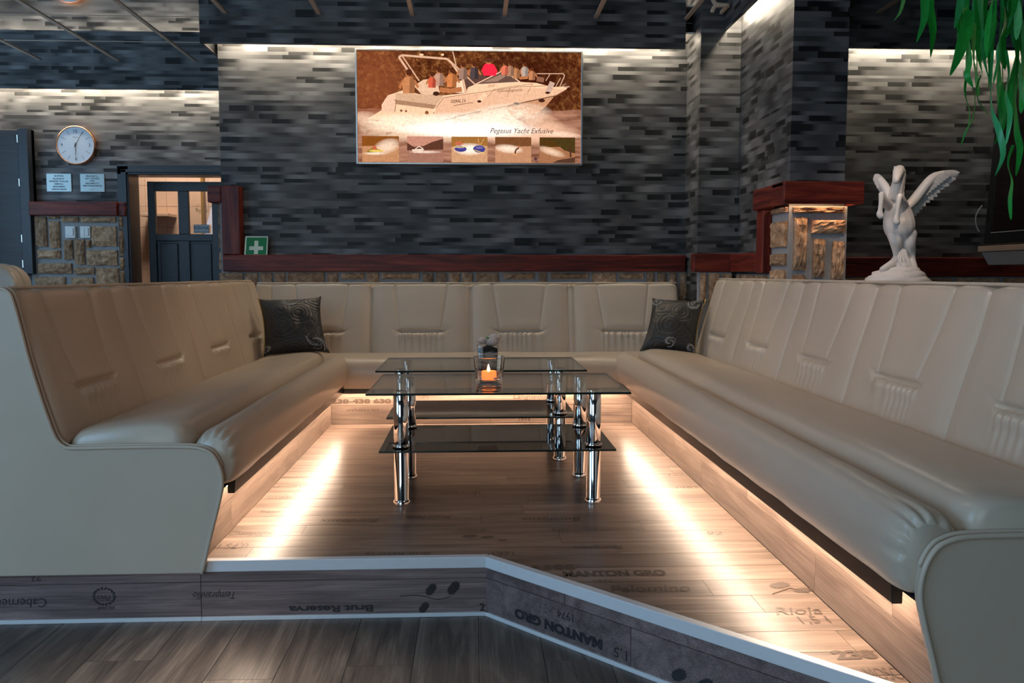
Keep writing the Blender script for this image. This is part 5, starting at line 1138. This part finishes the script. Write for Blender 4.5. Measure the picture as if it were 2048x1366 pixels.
mb = MB()
for a, b, r in ((862, 1179, 0.024), (907, 1176, 0.027), (848, 1215, 0.022)):
    x, z = rpx(a, b); leafshape(mb, (x, FY - 0.0118, z), (1, 0, 0), (0, 0, 1), r, 0.9)
pts = [rpx(800, 1192), rpx(840, 1191), rpx(875, 1199), rpx(900, 1193)]; mb.tube(cr([(x, FY - 0.0118, z) for x, z in pts], 4), 0.0012, 4)
obj('board_print', mb, 'print_dark', rs)
mb = MB(); x, z = rpx(208, 1193)
for k in range(18): leafshape(mb, (x + 0.032 * math.cos(k * .349), FY - 0.0118, z + 0.026 * math.sin(k * .349)), (1, 0, 0), (0, 0, 1), 0.006, k)
mb = text_mb('Pécs', 0.024, (x, FY - 0.0118, z - 0.004), (-1, 0, 0), (0, 0, -1), 0.3, mb=mb); mb = text_mb('VILLANY', 0.014, (x + .005, FY - 0.0118, z - 0.036), (-1, 0, 0), (0, 0, -1), mb=mb)
obj('board_print', mb, 'print_dark', rs)
def diag_text(txt, u, z, h, w, flip, bold=0.0):
    o = dg(u, z, 0.0118); ux = -DG if flip else DG; obj('board_print', text_mb(txt, h, o, ux, (0, 0, -1) if flip else (0, 0, 1), 0, width=w, bold=bold), 'print_dark', rs)
diag_text('MANTON GRO', 0.30, -0.145, 0.038, 0.34, True, 0.0025); diag_text('1974', 0.335, -0.098, 0.035, 0.06, True); diag_text('1,5', 0.535, -0.15, 0.04, 0.045, True)
mb = MB(); 
for u in (0.72, 0.80): leafshape(mb, dg(u, -0.15, 0.0118), DG, (0, 0, 1), 0.028, 0.6)
obj('board_print', mb, 'print_dark', rs)
def back_text(txt, px, py, h, w, flip=False, shear=0, bold=0.0): 
    p = PY(px, py, PBY - 0.0008); obj('board_print', text_mb(txt, h, p, (-1, 0, 0) if flip else (1, 0, 0), (0, 0, -1) if flip else (0, 0, 1), shear, width=w, bold=bold), 'print', bpy.data.objects['wall_plinth_back'])
back_text('238-438 630', 722, 803, 0.034, 0.36, bold=0.002); back_text('OLYMPIAK', 725, 820, 0.022, 0.2, True); back_text('Languedoc', 1062, 793, 0.042, 0.22, shear=0.2); back_text('Vino', 842, 790, 0.05, 0.1, True, 0.3); back_text('1974', 1048, 839, 0.025, 0.07)
